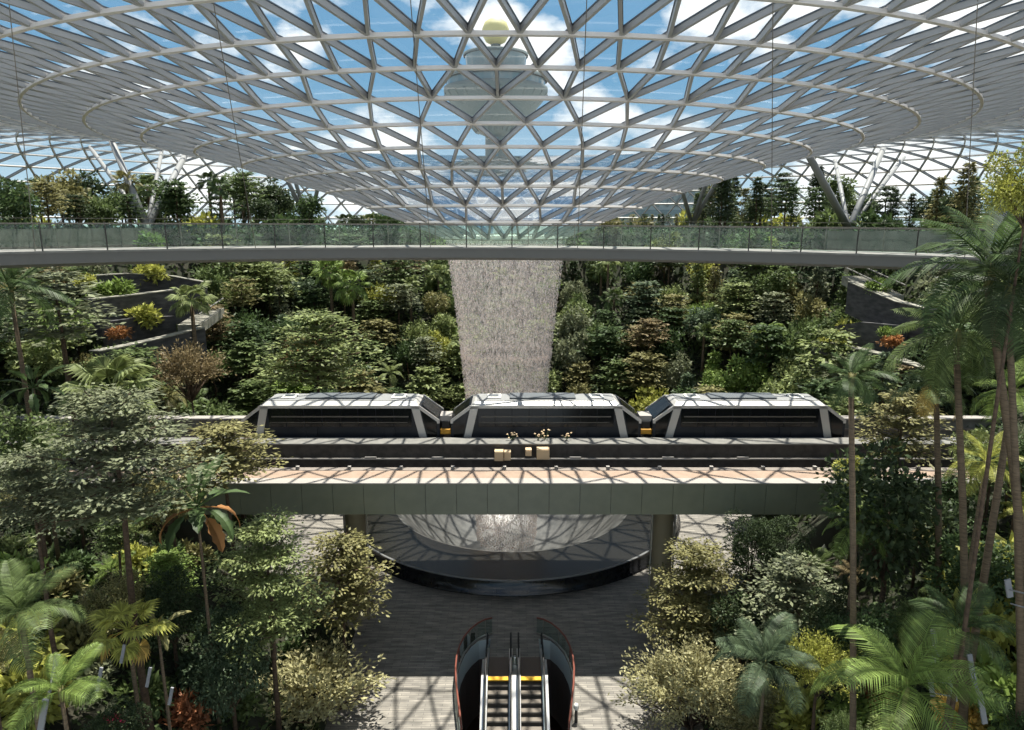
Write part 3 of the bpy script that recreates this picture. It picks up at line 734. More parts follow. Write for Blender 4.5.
def tree(kind, x, y, top, r, tn, label, group=None, lod=None, zs=None, bark='bark', base=None, lean=0, branches=True):
    """a tree whose foliage tops out at height top, with crown radius r"""
    d = math.hypot(x, y)
    lod = lod or ('near' if d < 31 else 'mid' if d < 46 else 'far')
    z0 = tz(x, y)-.15 if base is None else base
    up = {'layered': .85, 'bushy': 1.35, 'columnar': 2.2, 'feathery': 1.1, 'conical': 1.45}[kind]
    s = zs or r
    cz = top-z0-up*s
    name = {'layered': 'layered_tree', 'bushy': 'bushy_tree', 'columnar': 'columnar_tree', 'feathery': 'feathery_tree', 'conical': 'conical_tree'}[kind]
    root = empty(name, (x, y, z0), label, 'tree', group)
    cz = max(cz, .5*s)
    me_, br_ = crown(kind, lod)
    rot = rnd(0, 6.28)
    c = child('crown', me_, root, tn); c.location = (lean, 0, cz); c.scale = (r, r, s); c.rotation_euler.z = rot
    if branches and lod != 'far':
        b_ = child('branches', br_, root); b_.location = (lean, 0, cz); b_.scale = (r, r, s); b_.rotation_euler.z = rot
    b_ = MB(); k = .02*r+.025
    low = cz+{'layered': .5, 'bushy': .3, 'columnar': .5, 'feathery': -.1, 'conical': 1.2}[kind]*s
    j = .05*r
    b_.tube([(0, 0, 0), (lean*.3+rnd(-j, j), rnd(-j, j), low*.4), (lean*.7+rnd(-j, j), rnd(-j, j), low*.75), (lean, 0, low)], [k*1.7, k*1.3, k, k*.4], 6 if lod == 'far' else 8)
    b_.build('trunk', M[bark], root, True)
    return root
def shrub(x, y, r, tn, label, group=None, lod=None, h=None, z=None):
    d = math.hypot(x, y); lod = lod or ('near' if d < 27 else 'mid' if d < 46 else 'far')
    root = empty('leafy_shrub', (x, y, (tz(x, y)-.08) if z is None else z), label, 'shrub', group)
    me_, br_ = crown('shrub', lod); c = child('foliage', me_, root, tn); c.scale = (r, r, (h or r*1.1)); c.rotation_euler.z = rnd(0, 6.28)
    if lod == 'near':
        b_ = child('stems', br_, root); b_.scale = c.scale; b_.rotation_euler = c.rotation_euler
    return root

# palm fronds
def curve_pts(n, droop, L=1.0):
    out_, p, a = [], np.array([0., 0., 0.]), 0.0
    for i in range(n+1):
        out_.append(p.copy()); a = -droop*(i/n)**1.3*1.25
        p = p+np.array([math.cos(a), 0, math.sin(a)])*L/n
    return out_
def feather_frond(droop, nl=30, ll=.33, w=.0235):
    pts = curve_pts(12, droop); b_ = MB()
    b_.tube([tuple(p) for p in pts], [.014*(1-.8*i/12) for i in range(13)], 4, False)
    tt = np.linspace(.14, .99, nl)
    for t in tt:
        f_ = t*12; i = min(int(f_), 11); p = pts[i]+(pts[i+1]-pts[i])*(f_-i); tg = pts[i+1]-pts[i]; tg /= np.linalg.norm(tg)
        l = ll*math.sin(PI*min(1, (.18+t*.74)))*rng.uniform(.9, 1.08)
        for sd in (-1, 1):
            ang = .75-.35*t
            d_ = tg*math.sin(ang)+np.array([0, sd, 0])*math.cos(ang)+np.array([0, 0, .18]); d_ /= np.linalg.norm(d_)
            m = p+d_*l*.5; e_ = p+d_*l-np.array([0, 0, l*.42]); wv = tg*w*.5
            n = len(b_.v); b_.v += [tuple(p-wv*.5), tuple(p+wv*.5), tuple(m+wv), tuple(m-wv), tuple(e_)]
            b_.f += [(n, n+1, n+2, n+3), (n+3, n+2, n+4)]
    return b_.mesh('frond', T['mid green'])
def fan_frond(droop):
    b_ = MB(); pts = curve_pts(6, droop*.5, .6); b_.tube([tuple(p) for p in pts], [.014]*7, 4, False)
    c = pts[-1]; tg = unit((pts[-1]-pts[-2])[None])[0]; up_ = np.array([-tg[2], 0, tg[0]])
    ns = 20
    for k in range(ns):
        a = (k-(ns-1)/2)/(ns-1)*4.3; d_ = tg*math.cos(a)+np.array([0, 1, 0])*math.sin(a); l = .46*(1-.18*abs(a)/2.15)
        sd_ = np.cross(d_, up_)*.048; m = c+d_*l*.62+up_*.03; e_ = c+d_*l-np.array([0, 0, .16])
        n = len(b_.v); b_.v += [tuple(c), tuple(m-sd_-up_*.02), tuple(m+up_*.012), tuple(m+sd_-up_*.02), tuple(e_)]
        b_.f += [(n, n+1, n+2), (n, n+2, n+3), (n+1, n+4, n+2), (n+2, n+4, n+3)]
    return b_.mesh('frond', T['mid green'])
def paddle_frond(droop):
    b_ = MB(); pts = curve_pts(12, droop); b_.tube([tuple(p) for p in pts], [.016*(1-.8*i/12) for i in range(13)], 4, False)
    k0 = 4; W = lambda t: .13*math.sin(PI*min(1, t*.93+.07))**.7
    for sd in (-1, 1):
        n = len(b_.v)
        for i in range(k0, 13):
            t = (i-k0)/(12-k0); w = W(t)*(1 if i % 2 else .74)
            b_.v += [tuple(pts[i]), tuple(pts[i]+np.array([0, sd*w, w*.28]))]
        for i in range(12-k0): b_.f.append((n+2*i, n+2*i+2, n+2*i+3, n+2*i+1))
    return b_.mesh('frond', T['mid green'])
FR = dict(feather=[feather_frond(.55), feather_frond(.9), feather_frond(1.25)], fan=[fan_frond(.4), fan_frond(.9), fan_frond(1.4)], paddle=[paddle_frond(.5), paddle_frond(.9), paddle_frond(1.3)],
          plume=[feather_frond(.7, 34, .34, .0205), feather_frond(1.0, 34, .34, .0205), feather_frond(1.3, 34, .34, .0205)])
def palm(kind, x, y, crownz, r, tn, label, group=None, n=14, trunk_r=.11, base=None, old=None, lean=(0, 0), hi=1.35, lo=-.35, name=None, shaft=True):
    z0 = tz(x, y)-.15 if base is None else base
    nm = name or {'feather': 'feather_palm', 'plume': 'feather_palm', 'fan': 'fan_palm', 'paddle': 'paddle_leaf_plant'}[kind]
    root = empty(nm, (x, y, z0), label, 'palm' if kind != 'paddle' else 'plant', group)
    h = max(crownz-z0, .15); X_, Y_ = lean
    if h > .4:
        b_ = MB(); b_.tube([(0, 0, 0), (X_*.25, Y_*.25, h*.33), (X_*.6, Y_*.6, h*.66), (X_, Y_, h)], [trunk_r*1.25, trunk_r, trunk_r*.9, trunk_r*.75], 9); b_.build('trunk', M['palmbark'], root, True)
        if shaft and kind in ('feather', 'plume') and trunk_r < .2 and h > 2.5:
            b_ = MB(); b_.tube([(X_, Y_, h-.02), (X_, Y_, h+.35), (X_, Y_, h+r*.22)], [trunk_r*.95, trunk_r*1.1, trunk_r*.5], 9); b_.build('crownshaft', T['olive green'], root, True)
    for i in range(n):
        t = i/max(n-1, 1); el = hi+(lo-hi)*t**.85; k = 0 if t < .35 else 1 if t < .7 else 2
        cut = .88 if kind == 'paddle' else .8
        f_ = child('frond', FR[kind][k], root, old if (old and t > cut) else tn)
        if old and t > cut: f_['label'] = f'old {old} frond'
        az = i*2.39996+rnd(-.25, .25)
        f_.rotation_euler = (rnd(-.2, .2), -el, az); s = r*rnd(.85, 1.1)*(.8 if t < .12 else 1); f_.scale = (s, s, s)
        zb_ = h+(r*.18 if shaft and kind in ('feather', 'plume') and h > 2.5 else 0); f_.location = (X_, Y_, zb_)
    return root

def hit(px, py):                       # where the sight line through a pixel meets the ground
    for i in range(1200):
        d = 8+i*.1; p = at(px, py, y=d)
        if p.z <= tz(p.x, p.y): return p
    return p
def wpx(px_w, p): return px_w/F*proj(p)[2]
used = []
def T_(kind, px, ptop, d, wid, tn, label, zs=None, **k):      # tree by crown centre column, top row, distance and crown width
    p = at(px, ptop, y=d); r = wpx(wid/2, p); used.append((p.x, p.y, r*.6))
    return tree(kind, p.x, p.y, p.z, r, tn, label, zs=(zs*r if zs else None), **k)
def P_(kind, px, pc, d, wid, tn, label, foot=None, **k):
    p = at(px, pc, y=d); r = wpx(wid/2, p)*1.0; used.append((p.x, p.y, .5))
    if foot:
        q = at(foot[0], foot[1], y=d); u = q-p; m_ = 1
        while (p+u*m_).z > tz((p+u*m_).x, (p+u*m_).y)-.1 and m_ < 6: m_ += .02
        e_ = p+u*m_; k['lean'] = (p.x-e_.x, p.y-e_.y); k['base'] = e_.z
        return palm(kind, e_.x, e_.y, p.z, r, tn, label, **k)
    if k.pop('stemless', False): k['base'] = None; p.z = tz(p.x, p.y)+.1
    return palm(kind, p.x, p.y, p.z, r, tn, label, **k)

# ---- left foreground
T_('layered', 108, 392, 22, 200, 'grey green', 'large grey green spreading tree with a tall bare trunk on the left slope', zs=.85, branches=True)
P_('paddle', 197, 508, 25, 124, 'deep green', 'plant with dark paddle leaves and orange old leaves right of the large spreading tree', n=19, trunk_r=.07, old='orange', hi=1.45, lo=-.25)
T_('layered', 262, 520, 27, 135, 'light green', 'light green layered tree standing left below the guideway', zs=1.25)
T_('layered', 340, 535, 33, 104, 'olive green', 'sparse olive tree in front of the left guideway column', zs=1.15, lod='mid')
T_('feathery', 312, 662, 29.5, 138, 'pale olive', 'pale olive feathery tree on the floor left of the escalators', zs=.75)
T_('bushy', 222, 592, 25.5, 92, 'bluish green', 'dark bluish bushy tree below the light green layered tree', zs=1.5)
T_('layered', 222, 424, 33, 116, 'olive green', 'wide olive layered tree overlapping the left end of the guideway', zs=.65, lod='mid')
P_('fan', 128, 630, 20.5, 80, 'yellow green', 'fan palm with bright leaves and a yellow old leaf under the large spreading tree', n=14, old='yellow', trunk_r=.08)
P_('paddle', 158, 630, 21, 66, 'olive green', 'small plant with big yellowing paddle leaves beside the bright fan palm', n=7, old='yellow', trunk_r=.06, lo=0)
P_('plume', 22, 625, 15, 150, 'mid green', 'arching feather palm low at the left edge of the picture', n=11, trunk_r=.08, lo=.1)
P_('plume', 62, 700, 14, 110, 'bright green', 'bright young feather palm between the left railing posts', n=10, trunk_r=.06, lo=.15)
P_('fan', 113, 392, 38, 100, 'light green', 'broad pale fan palm behind the large spreading tree', n=20, trunk_r=.16)
P_('fan', 60, 322, 48, 66, 'bright green', 'fan palm with a bare trunk on the upper left slope', n=18, trunk_r=.16)
P_('fan', 191, 300, 60, 50, 'light green', 'pale fan palm standing on the terrace path at the left', n=18, trunk_r=.2)
T_('layered', 52, 272, 40, 125, 'grey green', 'grey green layered tree below the left end of the footbridge', zs=.7)
P_('feather', 12, 300, 30, 110, 'deep green', 'dark feather palm at the left edge below the footbridge', n=13)
P_('paddle', 33, 388, 29, 70, 'deep green', 'dark big leaved plant at the far left, above the spreading tree', n=12, trunk_r=.08)
T_('feathery', 185, 340, 50, 80, 'bronze', 'thin brownish feathery tree left of the leftmost train car', lod='mid')
T_('layered', 315, 312, 62, 130, 'light green', 'wide light green layered tree above the leftmost train car', zs=.75, lod='mid')
P_('fan', 330, 272, 82, 42, 'bright green', 'tall fan palm, left one of the pair high on the back slope', n=16, trunk_r=.2)
P_('fan', 352, 285, 80, 44, 'bright green', 'tall fan palm, right one of the pair high on the back slope', n=16, trunk_r=.2)
T_('bushy', 20, 400, 27, 90, 'mid green', 'mid green bushy tree at the left edge beside the spreading tree', zs=1.1)
T_('layered', 25, 455, 21, 110, 'grey green', 'low grey green layered tree at the left edge under the spreading tree', zs=.8)
T_('bushy', 165, 455, 30, 90, 'olive green', 'olive bushy tree behind the paddle leaf plant', zs=.9)
T_('bushy', 165, 560, 26, 80, 'dark green', 'dark bushy tree in the shade behind the large trunk', zs=1.2)
# ---- right foreground
P_('feather', 988, 288, 18.5, 220, 'deep green', 'tallest dark feather palm with a leaning trunk at the right', n=17, trunk_r=.125, foot=(1016, 575), lo=-.5)
P_('feather', 1008, 300, 17.2, 150, 'dark green', 'dark feather palm close behind the tallest palm at the right edge', n=13, trunk_r=.10, foot=(1012, 560), lo=-.45)
P_('feather', 956, 345, 20, 150, 'mid green', 'green feather palm left of the tallest palm, with one hanging frond', n=15, trunk_r=.115, foot=(960, 610), lo=-.9)
P_('feather', 851, 385, 19, 88, 'deep green', 'slim feather palm with a very long thin trunk at the end of the train', n=14, trunk_r=.10, foot=(849, 720), lo=-.6)
P_('feather', 936, 392, 26, 96, 'mid green', 'short trunked feather palm with yellow old fronds between two tall palms', n=14, trunk_r=.13, foot=(936, 480), old='yellow', lo=-.5)
P_('feather', 1012, 400, 20, 100, 'bright green', 'feather palm low under the tallest palms at the right edge', n=12, trunk_r=.12)
T_('bushy', 900, 425, 27.5, 150, 'dark green', 'very dark bushy tree behind the slim palm trunk', zs=1.15)
T_('columnar', 757, 489, 33.5, 66, 'dark green', 'dark columnar tree in front of the right end of the guideway', zs=1.15, lod='near')
T_('columnar', 792, 503, 33, 58, 'dark green', 'shorter dark columnar tree right of the other dark columnar tree', zs=.95, lod='near')
T_('layered', 798, 560, 30, 116, 'grey green', 'grey green layered tree under the dark columnar trees', zs=1.0)
T_('layered', 698, 548, 33.5, 124, 'olive green', 'sparse olive yellow tree beside the right guideway column', zs=1.05, lod='near')
T_('feathery', 695, 645, 29, 150, 'pale olive', 'pale olive feathery tree on the floor right of the escalators', zs=.8)
T_('bushy', 745, 590, 31, 70, 'dark green', 'small dark bushy tree behind the right pale olive tree', zs=1.0)
P_('feather', 858, 530, 27, 84, 'bright green', 'bright feather palm right of the dark columnar trees', n=13, trunk_r=.1)
P_('plume', 905, 700, 16.5, 190, 'bright green', 'bright arching feather palm at the lower right beside the slim trunk', n=12, trunk_r=.07, lo=.05)
P_('plume', 765, 672, 23, 120, 'bluish green', 'dark bluish feather palm behind the right pale olive tree', n=13, trunk_r=.07, lo=.0)
P_('plume', 958, 640, 18.5, 120, 'deep green', 'dark feather palm under the green palm trunk at the right', n=12, trunk_r=.07, lo=.1)
P_('feather', 985, 470, 23, 90, 'yellow green', 'yellow green feather palm behind the leaning palm trunks', n=13, trunk_r=.1)
T_('conical', 886, 352, 45, 56, 'bluish green', 'bluish conical tree below the terrace path at the right', lod='mid')
T_('bushy', 1040, 120, 16.5, 90, 'yellow green', 'bright yellow green tree entering at the right edge above the footbridge', zs=1.2)
T_('bushy', 985, 520, 25, 110, 'deep green', 'deep green bushy tree behind the leaning trunks at the right', zs=1.0)
T_('layered', 905, 395, 34, 100, 'olive green', 'olive layered tree at the right end of the guideway', zs=.8)
T_('bushy', 838, 610, 27, 90, 'dark green', 'dark bushy tree left of the slim palm trunk near the bottom', zs=1.2)
T_('bushy', 870, 600, 24, 90, 'deep green', 'deep green bushy tree right of the slim palm trunk near the bottom', zs=1.1)
T_('layered', 760, 690, 26, 90, 'olive green', 'low olive layered tree at the bottom under the bluish feather palm', zs=.9)

# ---- foreground shrubs by where they stand in the picture
SH = [(16, 660, 92, 'yellow green', 'yellow green shrub at the left edge above the left railing'), (26, 712, 96, 'yellow green', 'yellow green shrub in the bottom left corner'),
      (14, 585, 64, 'bright green', 'bright shrub at the left edge under the feather palm'), (60, 585, 46, 'olive green', 'olive shrub left of the large bare trunk'),
      (150, 690, 56, 'mid green', 'mid green shrub right of the left railing posts'), (112, 716, 22, 'pink', 'small pink leaved plant at the bottom beside the railing post'),
      (190, 668, 44, 'bluish green', 'bluish shrub below the dark bushy tree at the left'), (182, 712, 52, 'rust', 'rust coloured shrub at the bottom left of the pale olive tree'),
      (232, 700, 54, 'mid green', 'mid green shrub at the bottom between dark tree and pale olive tree'), (75, 560, 40, 'deep green', 'deep green shrub on the slope left of the large trunk'),
      (135, 560, 44, 'yellow green', 'yellow green shrub just right of the large bare trunk'),
      (1000, 600, 120, 'yellow green', 'yellow green shrub at the right edge under the dark palms'), (985, 662, 112, 'yellow green', 'large yellow green shrub right of the right railing'),
      (1012, 704, 110, 'bright green', 'bright shrub in the bottom right corner'), (958, 718, 60, 'yellow', 'yellow leaved shrub at the bottom beside the right railing'),
      (930, 610, 46, 'mid green', 'mid green shrub under the green palm trunk'), (860, 722, 60, 'bright green', 'bright shrub at the bottom right of the slim trunk'),
      (802, 715, 64, 'yellow green', 'yellow green shrub at the bottom left of the slim trunk'), (820, 640, 36, 'yellow', 'yellow flowering shrub in the shade left of the slim trunk'),
      (905, 640, 40, 'olive green', 'olive shrub behind the bright arching palm'), (1010, 560, 50, 'olive green', 'olive shrub at the right edge beside the white railing post'),
      (770, 722, 48, 'light green', 'light green shrub at the bottom right of the pale olive tree'), (880, 690, 40, 'rust', 'rust coloured shrub under the bright arching palm')]
for px, py, wd, tn, lab in SH:
    p = hit(px, min(py+14, 728)); r = wpx(wd/2, p); used.append((p.x, p.y, r*.5)); shrub(p.x, p.y, r*1.1, tn, lab, 'shrubs on the near slopes')

# ---- near slopes fill
def toplimit(px):
    return float(np.interp(px, [0, 160, 170, 240, 250, 300, 330, 372, 390, 640, 650, 735, 745, 800, 830, 840, 1024], [405, 430, 470, 500, 540, 560, 600, 660, 2000, 2000, 650, 640, 560, 540, 500, 430, 420]))
fills = []
for it in range(6000):
    sdx = random.choice((-1, 1)); x = sdx*rnd(8.8, 34); y = rnd(13.5, 34.2)
    if ee(x, y) < .3: continue
    z = tz(x, y); q_ = proj((x, y, z+1))
    if q_[0] < -60 or q_[0] > 1084 or q_[1] > 800: continue
    if 240 < q_[0] < 765 and (372 < q_[0] < 655 or y < 31): continue
    if any((x-a)**2+(y-c)**2 < (.85+d_)**2 for a, c, d_ in used): continue
    used.append((x, y, .5)); fills.append((q_[0], x, y, z, sdx))
    if len(fills) > 175: break
TN = ['mid green']*5+['deep green']*3+['dark green']*1+['olive green']*3+['grey green']*2+['light green']*3+['bright green']*3+['yellow green']*2+['bluish green', 'bronze']
fills.sort(); cnt = {-1: 0, 1: 0}
for px, x, y, z, sdx in fills:
    tn = random.choice(TN); o_ = ORD[min(cnt[sdx], 39)] if cnt[sdx] < 40 else None
    side = 'left' if sdx < 0 else 'right'
    i = cnt[sdx]; cnt[sdx] += 1
    place = f'@fill{sdx}@ plant from the left among low growth on the {side} slope'
    k = random.random(); lim = toplimit(px)
    if k < .42 and at(px, lim, y=y).z-z > 2.4:
        kd = random.choice(['bushy', 'layered', 'bushy', 'layered', 'feathery']); top = min(at(px, lim, y=y).z, z+rnd(3.2, 6.5))
        tree(kd, x, y, top, min(rnd(1.0, 1.7), (top-z)*.42), tn, f'{tn} {kd} tree, {place}', None)
    elif k < .62:
        palm(random.choice(['plume', 'plume', 'fan', 'paddle']), x, y, z+rnd(.2, 1.0), rnd(1.0, 1.6), tn, f'{tn} palm-like plant, {place}', None, n=10, trunk_r=.06, lo=.1)
    else:
        shrub(x, y, rnd(.8, 1.4), tn, f'{tn} shrub, {place}', None)

# ---- forest on the back and side slopes, in rows that climb away from the pool
EXC = [(92, 262, 212, 352), (850, 300, 932, 366)]
TB = ['mid green']*7+['deep green']*4+['dark green']*2+['olive green']*4+['grey green']*4+['light green']*4+['bright green']*2+['bluish green']*2+['bronze']*1+['yellow green']*1
rows = [21.8, 24.4, 27, 29.8, 32.6, 35.4, 38.2, 41, 44]
for ri_, rr in enumerate(rows):
    for sdx in (-1, 1):
        c_ = 0; ph = rnd(.0, .05)
        while ph < 2.1:
            x = AX+sdx*rr*math.sin(ph); y = AY+rr*math.cos(ph); step = rnd(3.6, 4.9)/rr; ph += step
            x += rnd(-.5, .5); y += rnd(-.5, .5); z = tz(x, y)
            q_ = proj((x, y, z+2))
            if q_[0] < -40 or q_[0] > 1064: continue
            if 34.2 < y < 48.5 and abs(x) < 37: continue
            if y < 30: continue
            if any((x-a)**2+(y-c)**2 < (.9+d_)**2 for a, c, d_ in used): continue
            if any(a < q_[0] < c and b_-6 < q_[1] < d_+14 for a, b_, c, d_ in EXC): continue
            lo_ = z+rnd(4.2, 7.6)
            if any(a-14 < q_[0] < c+14 and q_[1] > d_ for a, b_, c, d_ in EXC):
                ex = [e_ for e_ in EXC if e_[0]-14 < q_[0] < e_[2]+14][0]; lo_ = min(lo_, at(q_[0], ex[3]-rnd(0, 12), y=y).z)
            lo_ = min(lo_, E-.9-rnd(0, .8)) if abs(q_[0]-502) < 210 else min(lo_, E+rnd(0, 2.5))
            if lo_-z < 1.3: continue
            tn = random.choice(TB); k = random.random(); up_ = f'{"left" if sdx < 0 else "right"} of the waterfall in the {ORD[ri_]} row up'
            pl = f'@row{ri_}{sdx}@ {up_}'; c_ += 1; r = min(rnd(2.0, 3.5), (lo_-z)*.52)
            if k < .46: tree('layered', x, y, lo_, r*1.08, tn, f'{tn} layered tree, {pl}', 'forest behind the guideway', zs=r*rnd(.7, 1.0))
            elif k < .76: tree('bushy', x, y, lo_, r*.9, tn, f'{tn} bushy tree, {pl}', 'forest behind the guideway', zs=r*rnd(.8, 1.25))
            elif k < .84: tree('conical', x, y, lo_, r*.95, tn, f'{tn} conical tree, {pl}', 'forest behind the guideway', zs=r*1.05)
            elif k < .92: tree('feathery', x, y, lo_, r*.95, tn, f'{tn} feathery tree, {pl}', 'forest behind the guideway')
            elif k < .97: palm('fan', x, y, lo_-1, rnd(1.5, 2.1), random.choice(['bright green', 'light green', 'mid green']), f'fan palm, {pl}', 'palms in the forest', n=14, trunk_r=.17)
            else: palm('feather', x, y, lo_-1, rnd(1.6, 2.2), tn, f'{tn} feather palm, {pl}', 'palms in the forest', n=12, trunk_r=.12)

# ---- trees of the upper park, seen over the footbridge
park = []
for it in range(3000):
    ph = rnd(-2.0, 2.0); rr = rnd(48.5, 80); x = AX+rr*math.sin(ph); y = AY+rr*math.cos(ph)
    if y < 40: continue
    q_ = proj((x, y, 23))
    if not (-25 < q_[0] < 1050) or abs(q_[0]-500) < 95: continue
    if any((x-a)**2+(y-c)**2 < 2.7**2 for _, a, c in park): continue
    park.append((q_[0], x, y))
    if len(park) >= 150: break
park.sort(); cl = cr_ = 0
for px, x, y in park:
    left = px < 500; i = cl if left else cr_
    if left: cl += 1
    else: cr_ += 1
    pl = f'@park{left}@ from the left over the {"left" if left else "right"} half of the footbridge'
    z = 22.9; topy = rnd(160, 196) if (px < 110 or px > 915) else rnd(166, 200); top = min(at(px, topy, y=y).z, roof_z(math.hypot(x-AX, y-AY))-1.2)
    if abs(px-500) < 190: top = min(top, 23+2.5)
    hgt = top-z; tn = random.choice(['deep green', 'dark green', 'dark green', 'mid green', 'mid green', 'olive green'])
    if hgt < 2.2 or random.random() < .22: shrub(x, y, rnd(1.6, 2.6), random.choice(['yellow green', 'yellow green' if px < 120 else 'mid green', 'olive green', 'deep green']), f'shrub in the upper park, {pl}', 'plants of the upper park', z=z-.05)
    elif left: 
        kd = random.choice(['bushy', 'bushy', 'layered', 'fanp']) 
        if kd == 'fanp': palm('fan', x, y, top-1.2, 1.9, tn, f'{tn} fan palm, {pl}', 'plants of the upper park', n=14, trunk_r=.2, base=z)
        else: tree(kd, x, y, top, min(hgt*.42, 3.0), tn, f'{tn} {kd} tree, {pl}', 'plants of the upper park', base=z)
    else:
        kd = random.choice(['conical', 'conical', 'conical', 'bushy', 'layered'])
        tree(kd, x, y, top, min(hgt*(.32 if kd == 'conical' else .4), 2.8), tn, f'{tn} {kd} tree, {pl}', 'plants of the upper park', base=z, zs=(hgt*.33 if kd == 'conical' else None))

# ---- undergrowth over the soil: nobody could count it
n = 0; PX, PY_ = [], []
xs_ = rng.uniform(-62, 62, 900000); ys_ = rng.uniform(12, 112, 900000); e_ = ee(xs_, ys_)
dd = np.hypot(xs_, ys_); keep = (e_ > .15) & (rng.uniform(0, 1, len(xs_)) < (15/np.maximum(dd, 15))**1.5) & (np.abs(xs_) < .80*ys_+5) & ~((ys_ > 36) & (ys_ < 46.3) & (np.abs(xs_) < 27)) & (np.hypot(xs_, ys_-AY) < 72)
xs_, ys_, dd = xs_[keep], ys_[keep], dd[keep]
m = len(xs_); zz_ = hz(xs_, ys_)+rng.uniform(0, 1, m)**1.6*np.minimum(.3+dd*.012, 1.1)
d = rand_dirs(m, .3); nr = rng.normal(0, .5, (m, 3)); nr[:, 2] += 1; ls = np.clip(dd*.0105, .14, .75)*rng.uniform(.7, 1.4, m)
ug_m = leaf_mesh('undergrowth', leaf_verts(np.stack([xs_, ys_, zz_], 1), d, nr, ls, ls*.5))
ug_m.materials[0] = tone('under', (.058, .098, .024), .6)
ug = link(bpy.data.objects.new('undergrowth', ug_m)); tag(ug, 'low mixed green plants covering the valley slopes between the trees', 'undergrowth', kind='stuff')

# ---- terrace walls and ledges of the garden paths
def curved_wall(name, pts, d_of, hgt, cap=True, mat='stone'):
    """pts: picture points of the wall's top edge, d_of: distance"""
    P = [at(px, py, y=d_of) if not hasattr(d_of, '__len__') else at(px, py, y=d_of[i]) for i, (px, py) in enumerate(pts)]
    Q = []
    for i in range(len(P)-1):
        for k in range(6): Q.append(P[i].lerp(P[i+1], k/6))
    Q.append(P[-1]); path = []
    for i, p in enumerate(Q):
        t = (Q[min(i+1, len(Q)-1)]-Q[max(i-1, 0)]); t.z = 0; t.normalize(); path.append((p, Vector((-t.y, t.x, 0)), (0, 0, 1)))
    b_ = MB(); b_.sweep(path, [(0, -hgt), (.5, -hgt), (.5, 0), (0, 0)]); o = b_.build(name, M[mat]); tag(o, kind='structure')
    if cap:
        b_ = MB(); b_.sweep(path, [(-.08, 0), (.9, 0), (.9, .08), (-.08, .09)]); b_.build('ledge', M['ledge'], o)
    return o
curved_wall('wall_terrace_left', [(92, 300), (130, 296), (170, 291), (206, 288)], [58, 62, 65, 67], 3.2)
curved_wall('wall_terrace_left', [(96, 276), (130, 274), (168, 276), (206, 283)], [63, 67, 70, 71], 2.6)
curved_wall('wall_terrace_left', [(98, 352), (130, 346), (165, 338), (205, 328)], [52, 55, 58, 61], 3.6)
curved_wall('wall_terrace_left', [(105, 322), (135, 318), (175, 316)], [57, 60, 63], 2.6, False)
curved_wall('wall_terrace_right', [(812, 342), (850, 348), (885, 356), (925, 370)], [64, 60, 57, 53], 3.0)
curved_wall('wall_terrace_right', [(848, 282), (872, 292), (895, 302), (930, 310)], [66, 63, 60, 57], 3.0)
curved_wall('wall_terrace_right', [(835, 326), (860, 322), (905, 326)], [65, 62, 58], 2.6, False)
curved_wall('wall_park_left', [(-30, 229), (40, 229), (100, 228.5), (152, 228)], [50, 58, 66, 74], 2.4, False, 'parkwall')
curved_wall('wall_park_right', [(828, 231), (880, 231), (925, 231), (1060, 233)], [74, 66, 60, 48], 2.4, False, 'parkwall')
for k, (px, py, d, wd, tn, lab) in enumerate([(150, 268, 69, 40, 'yellow green', 'yellow green shrub on the topmost left terrace ledge'), (85, 279, 60, 26, 'yellow green', 'small yellow green shrub at the outer end of the upper left terrace'),
        (146, 312, 61, 42, 'yellow green', 'flat yellow green shrub on the middle left terrace'), (120, 330, 57, 24, 'orange', 'orange leaved shrub on the lower left terrace'), (112, 285, 63, 50, 'bright green', 'bright low shrub along the upper left terrace wall'),
        (892, 338, 57, 26, 'orange', 'orange leaved shrub on the right terrace'), (888, 330, 59, 22, 'bright green', 'bright shrub above the orange one on the right terrace'), (878, 283, 64, 30, 'bright green', 'bright low shrub on the upper right terrace'), (300, 352, 72, 60, 'rust', 'rust coloured shrub between the trees above the leftmost train car'),
        (752, 238, 70, 40, 'mid green', 'mid green shrub seen through the right footbridge glass'), (152, 236, 60, 34, 'bright green', 'bright shrub behind the left footbridge glass beside the brown wall')]):
    p = at(px, py, y=d); r = wpx(wd/2, p); shrub(p.x, p.y, r, tn, lab, 'shrubs on the terraces', z=p.z-r*.6, h=r*.9, lod='mid')
for side, (a, c) in (('left', ((200, 325, 62), (224, 308, 69))), ('right', ((842, 276, 70), (882, 296, 62)))):
    p, q_ = at(a[0], a[1], y=a[2]), at(c[0], c[1], y=c[2]); st_ = empty('garden_stairs', p, f'grey garden stairs climbing the terraces at the {side}', 'stairs', 'garden stairs')
    v = q_-p; b_ = MB(); sd_ = Vector((-v.y, v.x, 0)).normalized()
    for k in range(14):
        c0 = v*(k/14); c1 = v*((k+1)/14); z0, z1 = sorted((c0.z, c1.z))
        b_.hexa([(c0.x, c0.y, z0-.8), (c1.x, c1.y, z0-.8), (c1.x+sd_.x*2, c1.y+sd_.y*2, z0-.8), (c0.x+sd_.x*2, c0.y+sd_.y*2, z0-.8), (c0.x, c0.y, z1), (c1.x, c1.y, z1), (c1.x+sd_.x*2, c1.y+sd_.y*2, z1), (c0.x+sd_.x*2, c0.y+sd_.y*2, z1)])
    b_.build('steps', M['ledge'], st_)
    for k in (0, 2):
        b_ = MB(); b_.tube([sd_*k+Vector((0, 0, 1.0)), v+sd_*k+Vector((0, 0, 1.0))], .06, 6); b_.build('handrail', M['concrete'], st_)

